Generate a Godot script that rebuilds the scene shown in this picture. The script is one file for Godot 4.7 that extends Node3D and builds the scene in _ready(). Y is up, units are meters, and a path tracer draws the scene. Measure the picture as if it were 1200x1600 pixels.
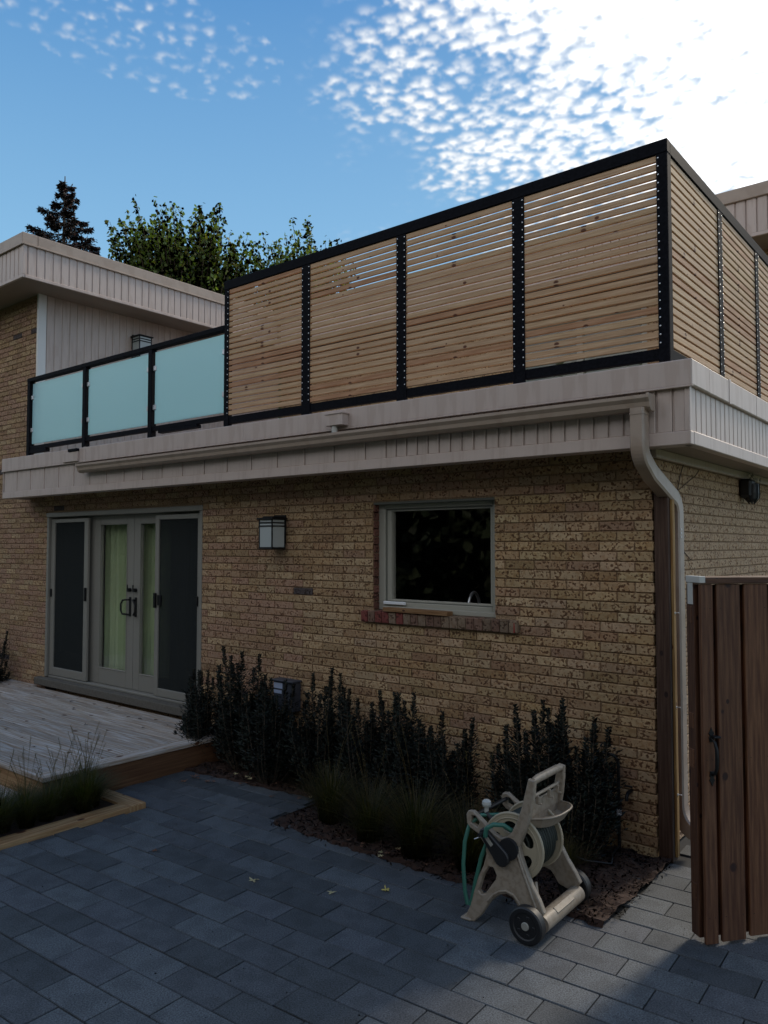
extends Node3D

# ---------------------------------------------------------------- mesh builder
class MB:
	var v := PackedVector3Array()
	var n := PackedVector3Array()
	var t := PackedVector2Array()
	var c := PackedColorArray()
	var x := PackedInt32Array()
	var col := Color.WHITE
	var uo := Vector2.ZERO
	var us := Vector2(1.0, 4.0)
	var xf := Transform3D()

	func tri(a: Vector3, b: Vector3, d: Vector3, na: Vector3, nb: Vector3, nd: Vector3, ta := Vector2.ZERO, tb := Vector2.ZERO, td := Vector2.ZERO) -> void:
		var k := v.size()
		v.append(xf * a)
		v.append(xf * b)
		v.append(xf * d)
		n.append((xf.basis * na).normalized())
		n.append((xf.basis * nb).normalized())
		n.append((xf.basis * nd).normalized())
		t.append(ta)
		t.append(tb)
		t.append(td)
		c.append(col)
		c.append(col)
		c.append(col)
		x.append(k)
		if (b - a).cross(d - a).dot(na + nb + nd) > 0.0:
			x.append(k + 2)
			x.append(k + 1)
		else:
			x.append(k + 1)
			x.append(k + 2)

	func quad(a: Vector3, b: Vector3, d: Vector3, e: Vector3, nn: Vector3, ua := Vector2.ZERO, ub := Vector2.ZERO, ud := Vector2.ZERO, ue := Vector2.ZERO) -> void:
		quad4(a, b, d, e, nn, nn, nn, nn, ua, ub, ud, ue)

	func quad4(a: Vector3, b: Vector3, d: Vector3, e: Vector3, na: Vector3, nb: Vector3, nd: Vector3, ne: Vector3, ua := Vector2.ZERO, ub := Vector2.ZERO, ud := Vector2.ZERO, ue := Vector2.ZERO) -> void:
		var k := v.size()
		v.append(xf * a)
		v.append(xf * b)
		v.append(xf * d)
		v.append(xf * e)
		n.append((xf.basis * na).normalized())
		n.append((xf.basis * nb).normalized())
		n.append((xf.basis * nd).normalized())
		n.append((xf.basis * ne).normalized())
		t.append(ua)
		t.append(ub)
		t.append(ud)
		t.append(ue)
		for i in 4:
			c.append(col)
		if (b - a).cross(d - a).dot(na + nd) + (d - a).cross(e - a).dot(na + nd) > 0.0:
			x.append_array(PackedInt32Array([k, k + 2, k + 1, k, k + 3, k + 2]))
		else:
			x.append_array(PackedInt32Array([k, k + 1, k + 2, k, k + 2, k + 3]))

	func fuv(p: Vector3, ax: int, la: int) -> Vector2:
		var u: float
		var w: float
		if ax == la:
			u = p[(la + 1) % 3]
			w = p[(la + 2) % 3]
		else:
			u = p[la]
			w = p[3 - ax - la]
		return Vector2(u * us.x, w * us.y) + uo

	func box(lo: Vector3, hi: Vector3, bev := 0.0, la := -1) -> MB:
		var sz := hi - lo
		if la < 0:
			la = sz.max_axis_index()
		bev = minf(bev, 0.45 * minf(sz.x, minf(sz.y, sz.z)))
		for ax in 3:
			var i := (ax + 1) % 3
			var j := (ax + 2) % 3
			for s: int in [0, 1]:
				var nn := Vector3.ZERO
				nn[ax] = 1.0 if s else -1.0
				var p: Array[Vector3] = []
				for q: Array in [[0, 0], [1, 0], [1, 1], [0, 1]]:
					var w := Vector3.ZERO
					w[ax] = hi[ax] if s else lo[ax]
					w[i] = hi[i] - bev if q[0] else lo[i] + bev
					w[j] = hi[j] - bev if q[1] else lo[j] + bev
					p.append(w)
				quad(p[0], p[1], p[2], p[3], nn, fuv(p[0], ax, la), fuv(p[1], ax, la), fuv(p[2], ax, la), fuv(p[3], ax, la))
		if bev > 0.0:
			for k in 3:
				var i := (k + 1) % 3
				var j := (k + 2) % 3
				for si: int in [0, 1]:
					for sj: int in [0, 1]:
						var nn := Vector3.ZERO
						nn[i] = 1.0 if si else -1.0
						nn[j] = 1.0 if sj else -1.0
						var a := Vector3.ZERO
						var b := Vector3.ZERO
						a[i] = hi[i] if si else lo[i]
						a[j] = hi[j] - bev if sj else lo[j] + bev
						b[i] = hi[i] - bev if si else lo[i] + bev
						b[j] = hi[j] if sj else lo[j]
						var a2 := a
						var b2 := b
						a[k] = lo[k] + bev
						b[k] = lo[k] + bev
						a2[k] = hi[k] - bev
						b2[k] = hi[k] - bev
						var fa := i if k == la else (j if i == la else i)
						quad(a, b, b2, a2, nn, fuv(a, fa, la), fuv(b, fa, la), fuv(b2, fa, la), fuv(a2, fa, la))
			for s in 8:
				var sg := Vector3(s & 1, (s >> 1) & 1, (s >> 2) & 1)
				var o := Vector3.ZERO
				var q := Vector3.ZERO
				for k in 3:
					o[k] = hi[k] if sg[k] > 0.5 else lo[k]
					q[k] = hi[k] - bev if sg[k] > 0.5 else lo[k] + bev
				var nn := sg * 2.0 - Vector3.ONE
				tri(Vector3(o.x, q.y, q.z), Vector3(q.x, o.y, q.z), Vector3(q.x, q.y, o.z), nn, nn, nn, fuv(q, 0, la), fuv(q, 0, la), fuv(q, 0, la))
		return self

	func cbox(ce: Vector3, sz: Vector3, bev := 0.0, la := -1) -> MB:
		return box(ce - sz * 0.5, ce + sz * 0.5, bev, la)

	func tube(path: PackedVector3Array, rad: Variant, sides := 8, caps := true) -> MB:
		var m := path.size()
		var up := Vector3.UP
		var rings: Array = []
		var norms: Array = []
		var along := 0.0
		for i in m:
			var d := (path[mini(i + 1, m - 1)] - path[maxi(i - 1, 0)]).normalized()
			if i == 0 and absf(d.dot(up)) > 0.9:
				up = Vector3.RIGHT
			var s := d.cross(up).normalized()
			up = s.cross(d).normalized()
			var r: float = rad[i] if rad is Array else rad
			var ring := PackedVector3Array()
			var nr := PackedVector3Array()
			for k in sides + 1:
				var a := TAU * k / sides
				var q := s * cos(a) + up * sin(a)
				ring.append(path[i] + q * r)
				nr.append(q)
			rings.append(ring)
			norms.append(nr)
		for i in m - 1:
			var l := path[i].distance_to(path[i + 1])
			for k in sides:
				quad4(rings[i][k], rings[i][k + 1], rings[i + 1][k + 1], rings[i + 1][k], norms[i][k], norms[i][k + 1], norms[i + 1][k + 1], norms[i + 1][k],
					Vector2(along * us.x, float(k) / sides) + uo, Vector2(along * us.x, float(k + 1) / sides) + uo, Vector2((along + l) * us.x, float(k + 1) / sides) + uo, Vector2((along + l) * us.x, float(k) / sides) + uo)
			along += l
		if caps:
			for e: int in [0, m - 1]:
				var d := (path[1] - path[0]).normalized() * -1.0 if e == 0 else (path[m - 1] - path[m - 2]).normalized()
				for k in sides:
					tri(path[e], rings[e][k], rings[e][k + 1], d, d, d)
		return self

	# profile of Vector2(radius, height along local +y)
	func lathe(prof: Array, sides := 24) -> MB:
		for i in prof.size() - 1:
			var a: Vector2 = prof[i]
			var b: Vector2 = prof[i + 1]
			var nn := Vector2(b.y - a.y, a.x - b.x).normalized()
			for k in sides:
				var c0 := cos(TAU * k / sides)
				var s0 := sin(TAU * k / sides)
				var c1 := cos(TAU * (k + 1) / sides)
				var s1 := sin(TAU * (k + 1) / sides)
				var n0 := Vector3(nn.x * c0, nn.y, nn.x * s0)
				var n1 := Vector3(nn.x * c1, nn.y, nn.x * s1)
				quad4(Vector3(a.x * c0, a.y, a.x * s0), Vector3(a.x * c1, a.y, a.x * s1), Vector3(b.x * c1, b.y, b.x * s1), Vector3(b.x * c0, b.y, b.x * s0), n0, n1, n1, n0,
					Vector2(float(k) / sides, a.y), Vector2(float(k + 1) / sides, a.y), Vector2(float(k + 1) / sides, b.y), Vector2(float(k) / sides, b.y))
		return self

	static func inset(p: PackedVector2Array, d: float) -> PackedVector2Array:
		var q := PackedVector2Array()
		var m := p.size()
		for i in m:
			var e0 := (p[i] - p[(i + m - 1) % m]).normalized()
			var e1 := (p[(i + 1) % m] - p[i]).normalized()
			var n0 := Vector2(-e0.y, e0.x)
			var n1 := Vector2(-e1.y, e1.x)
			var b := n0 + n1
			var k := b.length_squared()
			q.append(p[i] + (b * (2.0 * d / k) if k > 0.3 else n0 * d))
		return q

	static func area(p: PackedVector2Array) -> float:
		var t := 0.0
		for i in p.size():
			t += p[i].cross(p[(i + 1) % p.size()]) * 0.5
		return t

	# an outline in x and y pushed out along z; counter-clockwise outline, clockwise holes
	func prism(poly: PackedVector2Array, z0: float, z1: float, bev := 0.0, holes: Array = []) -> MB:
		if Geometry2D.is_polygon_clockwise(poly):
			poly = poly.duplicate()
			poly.reverse()
		var loops: Array = [poly]
		for h: PackedVector2Array in holes:
			var hh := h.duplicate()
			if not Geometry2D.is_polygon_clockwise(hh):
				hh.reverse()
			loops.append(hh)
		var cap := PackedVector2Array()
		for li in loops.size():
			var p: PackedVector2Array = loops[li]
			var q := inset(p, bev) if bev > 0.0 else p
			var m := p.size()
			for i in m:
				var a := p[i]
				var b := p[(i + 1) % m]
				var e := (b - a).normalized()
				var nn := Vector3(e.y, -e.x, 0)
				quad(Vector3(a.x, a.y, z0 + bev), Vector3(b.x, b.y, z0 + bev), Vector3(b.x, b.y, z1 - bev), Vector3(a.x, a.y, z1 - bev), nn)
				if bev > 0.0:
					var qa := q[i]
					var qb := q[(i + 1) % m]
					quad(Vector3(a.x, a.y, z1 - bev), Vector3(b.x, b.y, z1 - bev), Vector3(qb.x, qb.y, z1), Vector3(qa.x, qa.y, z1), nn + Vector3.BACK)
					quad(Vector3(a.x, a.y, z0 + bev), Vector3(b.x, b.y, z0 + bev), Vector3(qb.x, qb.y, z0), Vector3(qa.x, qa.y, z0), nn + Vector3.FORWARD)
			if li == 0:
				cap = q.duplicate()
			else:
				var best := 1e9
				var bi := 0
				var bj := 0
				for i in cap.size():
					for j in q.size():
						var dd := cap[i].distance_squared_to(q[j])
						if dd < best:
							best = dd
							bi = i
							bj = j
				var side := (q[bj] - cap[bi]).orthogonal().normalized() * 2e-4
				var goal := absf(area(cap)) - absf(area(q))
				var best_cap := cap
				var best_err := 1e9
				for sg: float in [1.0, -1.0]:
					var merged := PackedVector2Array()
					for i in bi + 1:
						merged.append(cap[i])
					for j in q.size():
						merged.append(q[(bj + j) % q.size()])
					merged.append(q[bj] + side * sg)
					merged.append(cap[bi] + side * sg)
					for i in range(bi + 1, cap.size()):
						merged.append(cap[i])
					var got := 0.0
					var ix := Geometry2D.triangulate_polygon(merged)
					for k in range(0, ix.size(), 3):
						got += absf((merged[ix[k + 1]] - merged[ix[k]]).cross(merged[ix[k + 2]] - merged[ix[k]])) * 0.5
					if absf(got - goal) < best_err:
						best_err = absf(got - goal)
						best_cap = merged
				if best_err > absf(goal) * 0.05:
					print("cap with a hole not closed: ", best_err, " of ", goal)
				cap = best_cap
		var idx := Geometry2D.triangulate_polygon(cap)
		for k in range(0, idx.size(), 3):
			var a := cap[idx[k]]
			var b := cap[idx[k + 1]]
			var d := cap[idx[k + 2]]
			tri(Vector3(a.x, a.y, z1), Vector3(b.x, b.y, z1), Vector3(d.x, d.y, z1), Vector3.BACK, Vector3.BACK, Vector3.BACK, a, b, d)
			tri(Vector3(a.x, a.y, z0), Vector3(b.x, b.y, z0), Vector3(d.x, d.y, z0), Vector3.FORWARD, Vector3.FORWARD, Vector3.FORWARD, a, b, d)
		return self

	func add(o: MB, by: Transform3D, tone: Color) -> void:
		var k := v.size()
		for i in o.v.size():
			v.append(by * o.v[i])
			n.append(by.basis * o.n[i])
			c.append(tone)
		t.append_array(o.t)
		for i in o.x:
			x.append(k + i)

	# a thin two-sided blade or leaf: a quad that needs no thickness of its own at this size
	func leaf(p: Vector3, along: Vector3, side: Vector3, nn: Vector3, tone: Color) -> void:
		var k := v.size()
		v.append(p - side * 0.25)
		v.append(p + along * 0.5 + side)
		v.append(p + along)
		v.append(p + along * 0.5 - side)
		for i in 4:
			n.append(nn)
			c.append(tone)
			t.append(Vector2.ZERO)
		x.append_array(PackedInt32Array([k, k + 1, k + 2, k, k + 2, k + 3]))

	func mesh() -> ArrayMesh:
		var a := []
		a.resize(Mesh.ARRAY_MAX)
		a[Mesh.ARRAY_VERTEX] = v
		a[Mesh.ARRAY_NORMAL] = n
		a[Mesh.ARRAY_TEX_UV] = t
		a[Mesh.ARRAY_COLOR] = c
		a[Mesh.ARRAY_INDEX] = x
		var m := ArrayMesh.new()
		m.add_surface_from_arrays(Mesh.PRIMITIVE_TRIANGLES, a)
		return m

# ---------------------------------------------------------------- naming
var used := {}
var M := {}
var rng := RandomNumberGenerator.new()

func called_as(parent: Node, called: String) -> String:
	var key := "%d/%s" % [parent.get_instance_id(), called]
	var k: int = used.get(key, 0)
	used[key] = k + 1
	return called if k == 0 else "%s_%03d" % [called, k]

func obj(called: String, what: Variant, mat: Material, parent: Node = self) -> MeshInstance3D:
	var o := MeshInstance3D.new()
	o.mesh = what.mesh() if what is MB else what
	o.material_override = mat
	o.name = called_as(parent, called)
	parent.add_child(o, true)
	return o

func thing(called: String, label: String, category: String, at := Vector3.ZERO, turn := 0.0, group := "") -> Node3D:
	var o := Node3D.new()
	o.name = called_as(self, called)
	add_child(o, true)
	o.position = at
	o.rotation.y = turn
	return tag(o, label, category, group)

func tag(o: Node3D, label: String, category: String, group := "") -> Node3D:
	o.set_meta("label", label)
	o.set_meta("category", category)
	if group:
		o.set_meta("group", group)
	return o

func struct(called: String, what: Variant, mat: Material) -> MeshInstance3D:
	var o := obj(called, what, mat)
	o.set_meta("kind", "structure")
	return o

func stuff(o: Node3D) -> Node3D:
	o.set_meta("kind", "stuff")
	return o

func dup(root: Node3D, at: Vector3, turn: float, label: String, group := "", sc := Vector3.ONE) -> Node3D:
	var r: Node3D = root.duplicate()
	var base := String(root.name).rstrip("0123456789").trim_suffix("_")
	r.name = called_as(self, base)
	add_child(r, true)
	r.position = at
	r.rotation.y = turn
	r.scale = sc
	r.set_meta("label", label)
	if group:
		r.set_meta("group", group)
	return r

func B() -> MB:
	return MB.new()

func bx(lo: Vector3, hi: Vector3, bev := 0.0) -> MB:
	return MB.new().box(lo, hi, bev)

func lin(r: float, g: float, b: float, a := 1.0) -> Color:
	return Color(r, g, b, a).linear_to_srgb()

# ---------------------------------------------------------------- materials
func mat(called: String, color: Color, rough := 0.7, metal := 0.0) -> StandardMaterial3D:
	var m := StandardMaterial3D.new()
	m.resource_name = called
	m.albedo_color = color
	m.roughness = rough
	m.metallic = metal
	M[called] = m
	return m

func noise(freq: float, octaves: int, sd: int, kind := FastNoiseLite.TYPE_SIMPLEX_SMOOTH) -> FastNoiseLite:
	var f := FastNoiseLite.new()
	f.noise_type = kind
	f.frequency = freq
	f.fractal_octaves = octaves
	f.seed = sd
	return f

func noise_tex(freq: float, octaves: int, sd: int, stops: Array, size := 512) -> NoiseTexture2D:
	var nt := NoiseTexture2D.new()
	nt.width = size
	nt.height = size
	nt.seamless = true
	nt.noise = noise(freq, octaves, sd)
	var g := Gradient.new()
	var offs := PackedFloat32Array()
	var cols := PackedColorArray()
	for s: Array in stops:
		offs.append(s[0])
		cols.append(s[1])
	g.offsets = offs
	g.colors = cols
	nt.color_ramp = g
	return nt

func grey(x: float) -> Color:
	return Color(x, x, x)

func triplanar(m: StandardMaterial3D, scale: float, world := true) -> void:
	m.uv1_triplanar = true
	m.uv1_world_triplanar = world
	m.uv1_scale = Vector3.ONE * scale

# wood: long grain, knots, in a picture of 1 m by 0.25 m
func wood_picture(sd: int, knots: int, contrast: float) -> Array:
	var w := 1024
	var h := 256
	var n1 := noise(1.0, 3, sd)
	var r := RandomNumberGenerator.new()
	r.seed = sd
	var ks: Array = []
	for k in knots:
		ks.append([r.randf() * w, r.randf() * h, r.randf_range(4.0, 11.0)])
	var col := PackedByteArray()
	col.resize(w * h * 3)
	var hi := PackedByteArray()
	hi.resize(w * h)
	var k := 0
	for y in h:
		var near: Array = []
		for q: Array in ks:
			if absf(q[1] - y) < q[2] * 3.5:
				near.append(q)
		for x in w:
			var dy := 0.0
			var knot := 0.0
			for q: Array in near:
				var ex: float = (x - q[0]) / (q[2] * 1.5)
				var ey: float = (y - q[1]) / q[2]
				var d := ex * ex + ey * ey
				if d < 9.0:
					dy += (ey * q[2]) * 1.2 * exp(-d * 0.7)
					knot = maxf(knot, clampf(1.5 - d, 0.0, 1.0))
			var yy := y - dy
			# wraps along the board: two samples blended
			var f := float(x) / w
			var a := n1.get_noise_2d(x * 0.0032, yy * 0.075)
			var b := n1.get_noise_2d((x - w) * 0.0032, yy * 0.075)
			var g := lerpf(a, b, f) * 1.5
			g += n1.get_noise_2d(x * 0.02, yy * 0.5 + 90.0) * 0.35
			var s := clampf(0.5 + g * contrast, 0.0, 1.0)
			var rr := lerpf(1.0, 0.72, s)
			var gg := lerpf(1.0, 0.62, s)
			var bb := lerpf(1.0, 0.52, s)
			rr = lerpf(rr, 0.42, knot)
			gg = lerpf(gg, 0.27, knot)
			bb = lerpf(bb, 0.18, knot)
			col[k * 3] = int(rr * 255.0)
			col[k * 3 + 1] = int(gg * 255.0)
			col[k * 3 + 2] = int(bb * 255.0)
			hi[k] = int(clampf(1.0 - s * 0.7 - knot * 0.3, 0.0, 1.0) * 255.0)
			k += 1
	return [ImageTexture.create_from_image(Image.create_from_data(w, h, false, Image.FORMAT_RGB8, col)), ImageTexture.create_from_image(Image.create_from_data(w, h, false, Image.FORMAT_L8, hi))]

# rough wormy brick face, 1 m square: pale skin broken by dark torn flecks
func brick_picture() -> Array:
	var s := 1024
	var a := noise(0.020, 2, 11).get_seamless_image(s, s).get_data()
	var b := noise(0.036, 2, 12).get_seamless_image(s, s).get_data()
	var d := noise(0.011, 2, 13).get_seamless_image(s, s).get_data()
	var e := noise(0.2, 2, 14).get_seamless_image(s, s).get_data()
	var col := PackedByteArray()
	col.resize(s * s * 3)
	var hi := PackedByteArray()
	hi.resize(s * s)
	for k in s * s:
		var worm := absf(a[k] - 128.0) / 128.0
		var fine := b[k] / 255.0
		var amount := d[k] / 255.0
		var pit := clampf((fine - 0.535 + (amount - 0.5) * 0.62 + (0.12 - worm) * 0.30) * 4.5, 0.0, 1.0)
		pit *= 0.82
		var stain := clampf((a[k] / 255.0 - 0.52) * 3.2, 0.0, 1.0) * 0.45
		var gr := (e[k] / 255.0 - 0.5) * 0.16
		var skin := 0.93 + gr + (amount - 0.5) * 0.12
		col[k * 3] = int(clampf(lerpf(lerpf(skin, skin * 0.80, stain), 0.43 + gr, pit), 0.0, 1.0) * 255.0)
		col[k * 3 + 1] = int(clampf(lerpf(lerpf(skin, skin * 0.70, stain), 0.335 + gr, pit), 0.0, 1.0) * 255.0)
		col[k * 3 + 2] = int(clampf(lerpf(lerpf(skin, skin * 0.60, stain), 0.275 + gr, pit), 0.0, 1.0) * 255.0)
		hi[k] = int(clampf(0.8 - pit * 0.7 + gr, 0.0, 1.0) * 255.0)
	return [ImageTexture.create_from_image(Image.create_from_data(s, s, false, Image.FORMAT_RGB8, col)), ImageTexture.create_from_image(Image.create_from_data(s, s, false, Image.FORMAT_L8, hi))]

func make_materials() -> void:
	var wood := wood_picture(5, 5, 0.55)
	var knotty := wood_picture(8, 6, 0.8)
	var slat_wood := wood_picture(23, 7, 0.30)
	var grey_wood := wood_picture(14, 2, 0.28)
	var m := mat("pale_softwood", lin(0.70, 0.515, 0.345), 0.65)
	m.albedo_texture = slat_wood[0]
	m.vertex_color_use_as_albedo = true
	m.heightmap_enabled = true
	m.heightmap_texture = slat_wood[1]
	m.heightmap_scale = 0.06
	m = mat("stained_wood", lin(0.165, 0.072, 0.031), 0.65)
	m.albedo_texture = knotty[0]
	m.vertex_color_use_as_albedo = true
	m.heightmap_enabled = true
	m.heightmap_texture = knotty[1]
	m.heightmap_scale = 0.1
	m = mat("dark_post_wood", lin(0.085, 0.045, 0.028), 0.7)
	m.albedo_texture = knotty[0]
	m.vertex_color_use_as_albedo = true
	m = mat("weathered_deck", lin(0.60, 0.57, 0.55), 0.8)
	m.albedo_texture = wood[0]
	m.vertex_color_use_as_albedo = true
	m.heightmap_enabled = true
	m.heightmap_texture = wood[1]
	m.heightmap_scale = 0.06
	m = mat("timber", lin(0.50, 0.33, 0.17), 0.75)
	m.albedo_texture = wood[0]
	m.vertex_color_use_as_albedo = true
	var bp := brick_picture()
	m = mat("brick", Color.WHITE, 0.9)
	m.albedo_texture = bp[0]
	m.vertex_color_use_as_albedo = true
	m.heightmap_enabled = true
	m.heightmap_texture = bp[1]
	m.heightmap_scale = 0.5
	triplanar(m, 1.0)
	m = mat("mortar", Color.WHITE, 0.95)
	m.albedo_texture = noise_tex(0.06, 4, 41, [[0.2, Color(0.50, 0.405, 0.31)], [0.8, Color(0.66, 0.55, 0.44)]])
	triplanar(m, 2.0)
	# metal cladding, a little streaked
	var streak := noise_tex(0.01, 4, 51, [[0.28, Color(0.955, 0.945, 0.935)], [0.46, grey(0.985)], [0.65, Color.WHITE]])
	m = mat("cladding", lin(0.55, 0.44, 0.385), 0.45)
	m.albedo_texture = streak
	m.vertex_color_use_as_albedo = true
	triplanar(m, 0.7)
	m.uv1_scale = Vector3(3.0, 0.45, 3.0)
	m = mat("gutter_metal", lin(0.40, 0.305, 0.24), 0.42)
	m.albedo_texture = streak
	triplanar(m, 1.1)
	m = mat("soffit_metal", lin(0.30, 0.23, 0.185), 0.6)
	m = mat("white_trim", lin(0.72, 0.70, 0.67), 0.5)
	m = mat("black_metal", lin(0.008, 0.0085, 0.012), 0.6)
	m.metallic_specular = 0.15
	m.albedo_texture = noise_tex(0.03, 3, 55, [[0.3, grey(0.8)], [0.7, grey(1.0)]])
	triplanar(m, 2.0)
	m = mat("bolt", lin(0.75, 0.75, 0.77), 0.3, 0.7)
	m = mat("clamp_metal", lin(0.66, 0.66, 0.68), 0.3, 0.6)
	m = mat("frosted_glass", lin(0.40, 0.58, 0.62), 0.28)
	m.backlight_enabled = true
	m.backlight = lin(0.46, 0.68, 0.74)
	m = mat("door_paint", lin(0.24, 0.225, 0.195), 0.5)
	m = mat("window_paint", lin(0.36, 0.34, 0.285), 0.5)
	m = mat("window_paint_dark", lin(0.12, 0.12, 0.10), 0.5)
	m = mat("screen_mesh", lin(0.030, 0.034, 0.034, 0.74), 0.85)
	m.transparency = BaseMaterial3D.TRANSPARENCY_ALPHA
	M.screen_mesh.metallic_specular = 0.15
	m = mat("pane", Color(0.05, 0.06, 0.06, 0.05), 0.02)
	m.transparency = BaseMaterial3D.TRANSPARENCY_ALPHA
	m = mat("curtain", lin(0.66, 0.76, 0.46), 0.9)
	m.backlight_enabled = true
	m.backlight = lin(0.4, 0.5, 0.35)
	m = mat("interior", lin(0.10, 0.095, 0.085), 0.9)
	m = mat("concrete", Color.WHITE, 0.9)
	m.albedo_texture = noise_tex(0.03, 5, 61, [[0.25, Color(0.40, 0.38, 0.35)], [0.7, Color(0.45, 0.43, 0.40)]])
	m.vertex_color_use_as_albedo = true
	triplanar(m, 1.5)
	m = mat("paver", Color.WHITE, 0.82)
	m.albedo_texture = noise_tex(0.07, 5, 71, [[0.2, grey(0.62)], [0.40, grey(0.80)], [0.60, grey(0.90)], [0.72, grey(1.0)], [0.80, grey(1.25)]], 1024)
	m.vertex_color_use_as_albedo = true
	m.detail_enabled = true
	m.detail_albedo = noise_tex(0.008, 4, 72, [[0.3, grey(0.90)], [0.6, grey(1.0)]], 512)
	m.detail_blend_mode = BaseMaterial3D.BLEND_MODE_MUL
	m.heightmap_enabled = true
	m.heightmap_texture = noise_tex(0.12, 4, 73, [[0.0, Color.BLACK], [1.0, Color.WHITE]], 1024)
	m.heightmap_scale = 0.12
	triplanar(m, 1.3)
	m.uv2_triplanar = true
	m.uv2_world_triplanar = true
	m.uv2_scale = Vector3.ONE * 0.5
	m = mat("joint_sand", lin(0.022, 0.022, 0.022), 0.95)
	m = mat("mulch", Color.WHITE, 0.95)
	m.albedo_texture = noise_tex(0.06, 5, 81, [[0.25, Color(0.11, 0.07, 0.05)], [0.55, Color(0.20, 0.125, 0.09)], [0.75, Color(0.28, 0.18, 0.13)]])
	triplanar(m, 3.0)
	m = mat("mulch_chip", Color.WHITE, 0.9)
	m.vertex_color_use_as_albedo = true
	m = mat("lawn", Color.WHITE, 0.95)
	m.albedo_texture = noise_tex(0.05, 5, 91, [[0.25, Color(0.16, 0.22, 0.09)], [0.75, Color(0.30, 0.36, 0.17)]])
	triplanar(m, 1.0)
	m = mat("foliage", Color.WHITE, 0.6)
	m.vertex_color_use_as_albedo = true
	m.backlight_enabled = true
	m.backlight = lin(0.85, 1.0, 0.3)
	m.cull_mode = BaseMaterial3D.CULL_DISABLED
	m = mat("needles", Color.WHITE, 0.7)
	m.vertex_color_use_as_albedo = true
	m.cull_mode = BaseMaterial3D.CULL_DISABLED
	m = mat("bark", lin(0.09, 0.065, 0.045), 0.9)
	m = mat("reel_plastic", lin(0.29, 0.24, 0.185), 0.5)
	m.albedo_texture = noise_tex(0.02, 4, 95, [[0.25, Color(0.90, 0.88, 0.85)], [0.5, grey(0.97)], [0.6, Color.WHITE]])
	triplanar(m, 2.5, false)
	m = mat("drum_plastic", lin(0.36, 0.31, 0.22), 0.5)
	m = mat("black_plastic", lin(0.012, 0.012, 0.013), 0.5)
	m = mat("hub_grey", lin(0.30, 0.29, 0.25), 0.5)
	m = mat("hose_dark", lin(0.010, 0.017, 0.013), 0.55)
	m = mat("hose_teal", lin(0.035, 0.14, 0.10), 0.45)
	m = mat("grey_knob", lin(0.45, 0.45, 0.42), 0.4)
	m = mat("lamp_glass", lin(0.42, 0.45, 0.44), 0.3)
	m = mat("iron", lin(0.008, 0.008, 0.009), 0.5, 0.3)
	m = mat("galvanised", lin(0.50, 0.48, 0.44), 0.5)
	m = mat("box_grey", lin(0.05, 0.055, 0.07), 0.5)
	m = mat("label_blue", lin(0.42, 0.50, 0.68), 0.5)
	m = mat("dry_leaf", Color.WHITE, 0.8)
	m.vertex_color_use_as_albedo = true
	m.cull_mode = BaseMaterial3D.CULL_DISABLED
	m = mat("red_plastic", lin(0.30, 0.03, 0.025), 0.6)
	m = mat("caulk", lin(0.75, 0.76, 0.78), 0.6)

# ---------------------------------------------------------------- sky
const SKY_W := 4096
const SKY_H := 2048
var sky_rows: Array = []
var puffs: FastNoiseLite
var rag: FastNoiseLite
var patch: FastNoiseLite
var sun_to := Vector3.ZERO

func ramp3(a: Vector3, b: Vector3, c: Vector3, x: float) -> Vector3:
	return a.lerp(b, x * 2.0) if x < 0.5 else b.lerp(c, x * 2.0 - 1.0)

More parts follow.
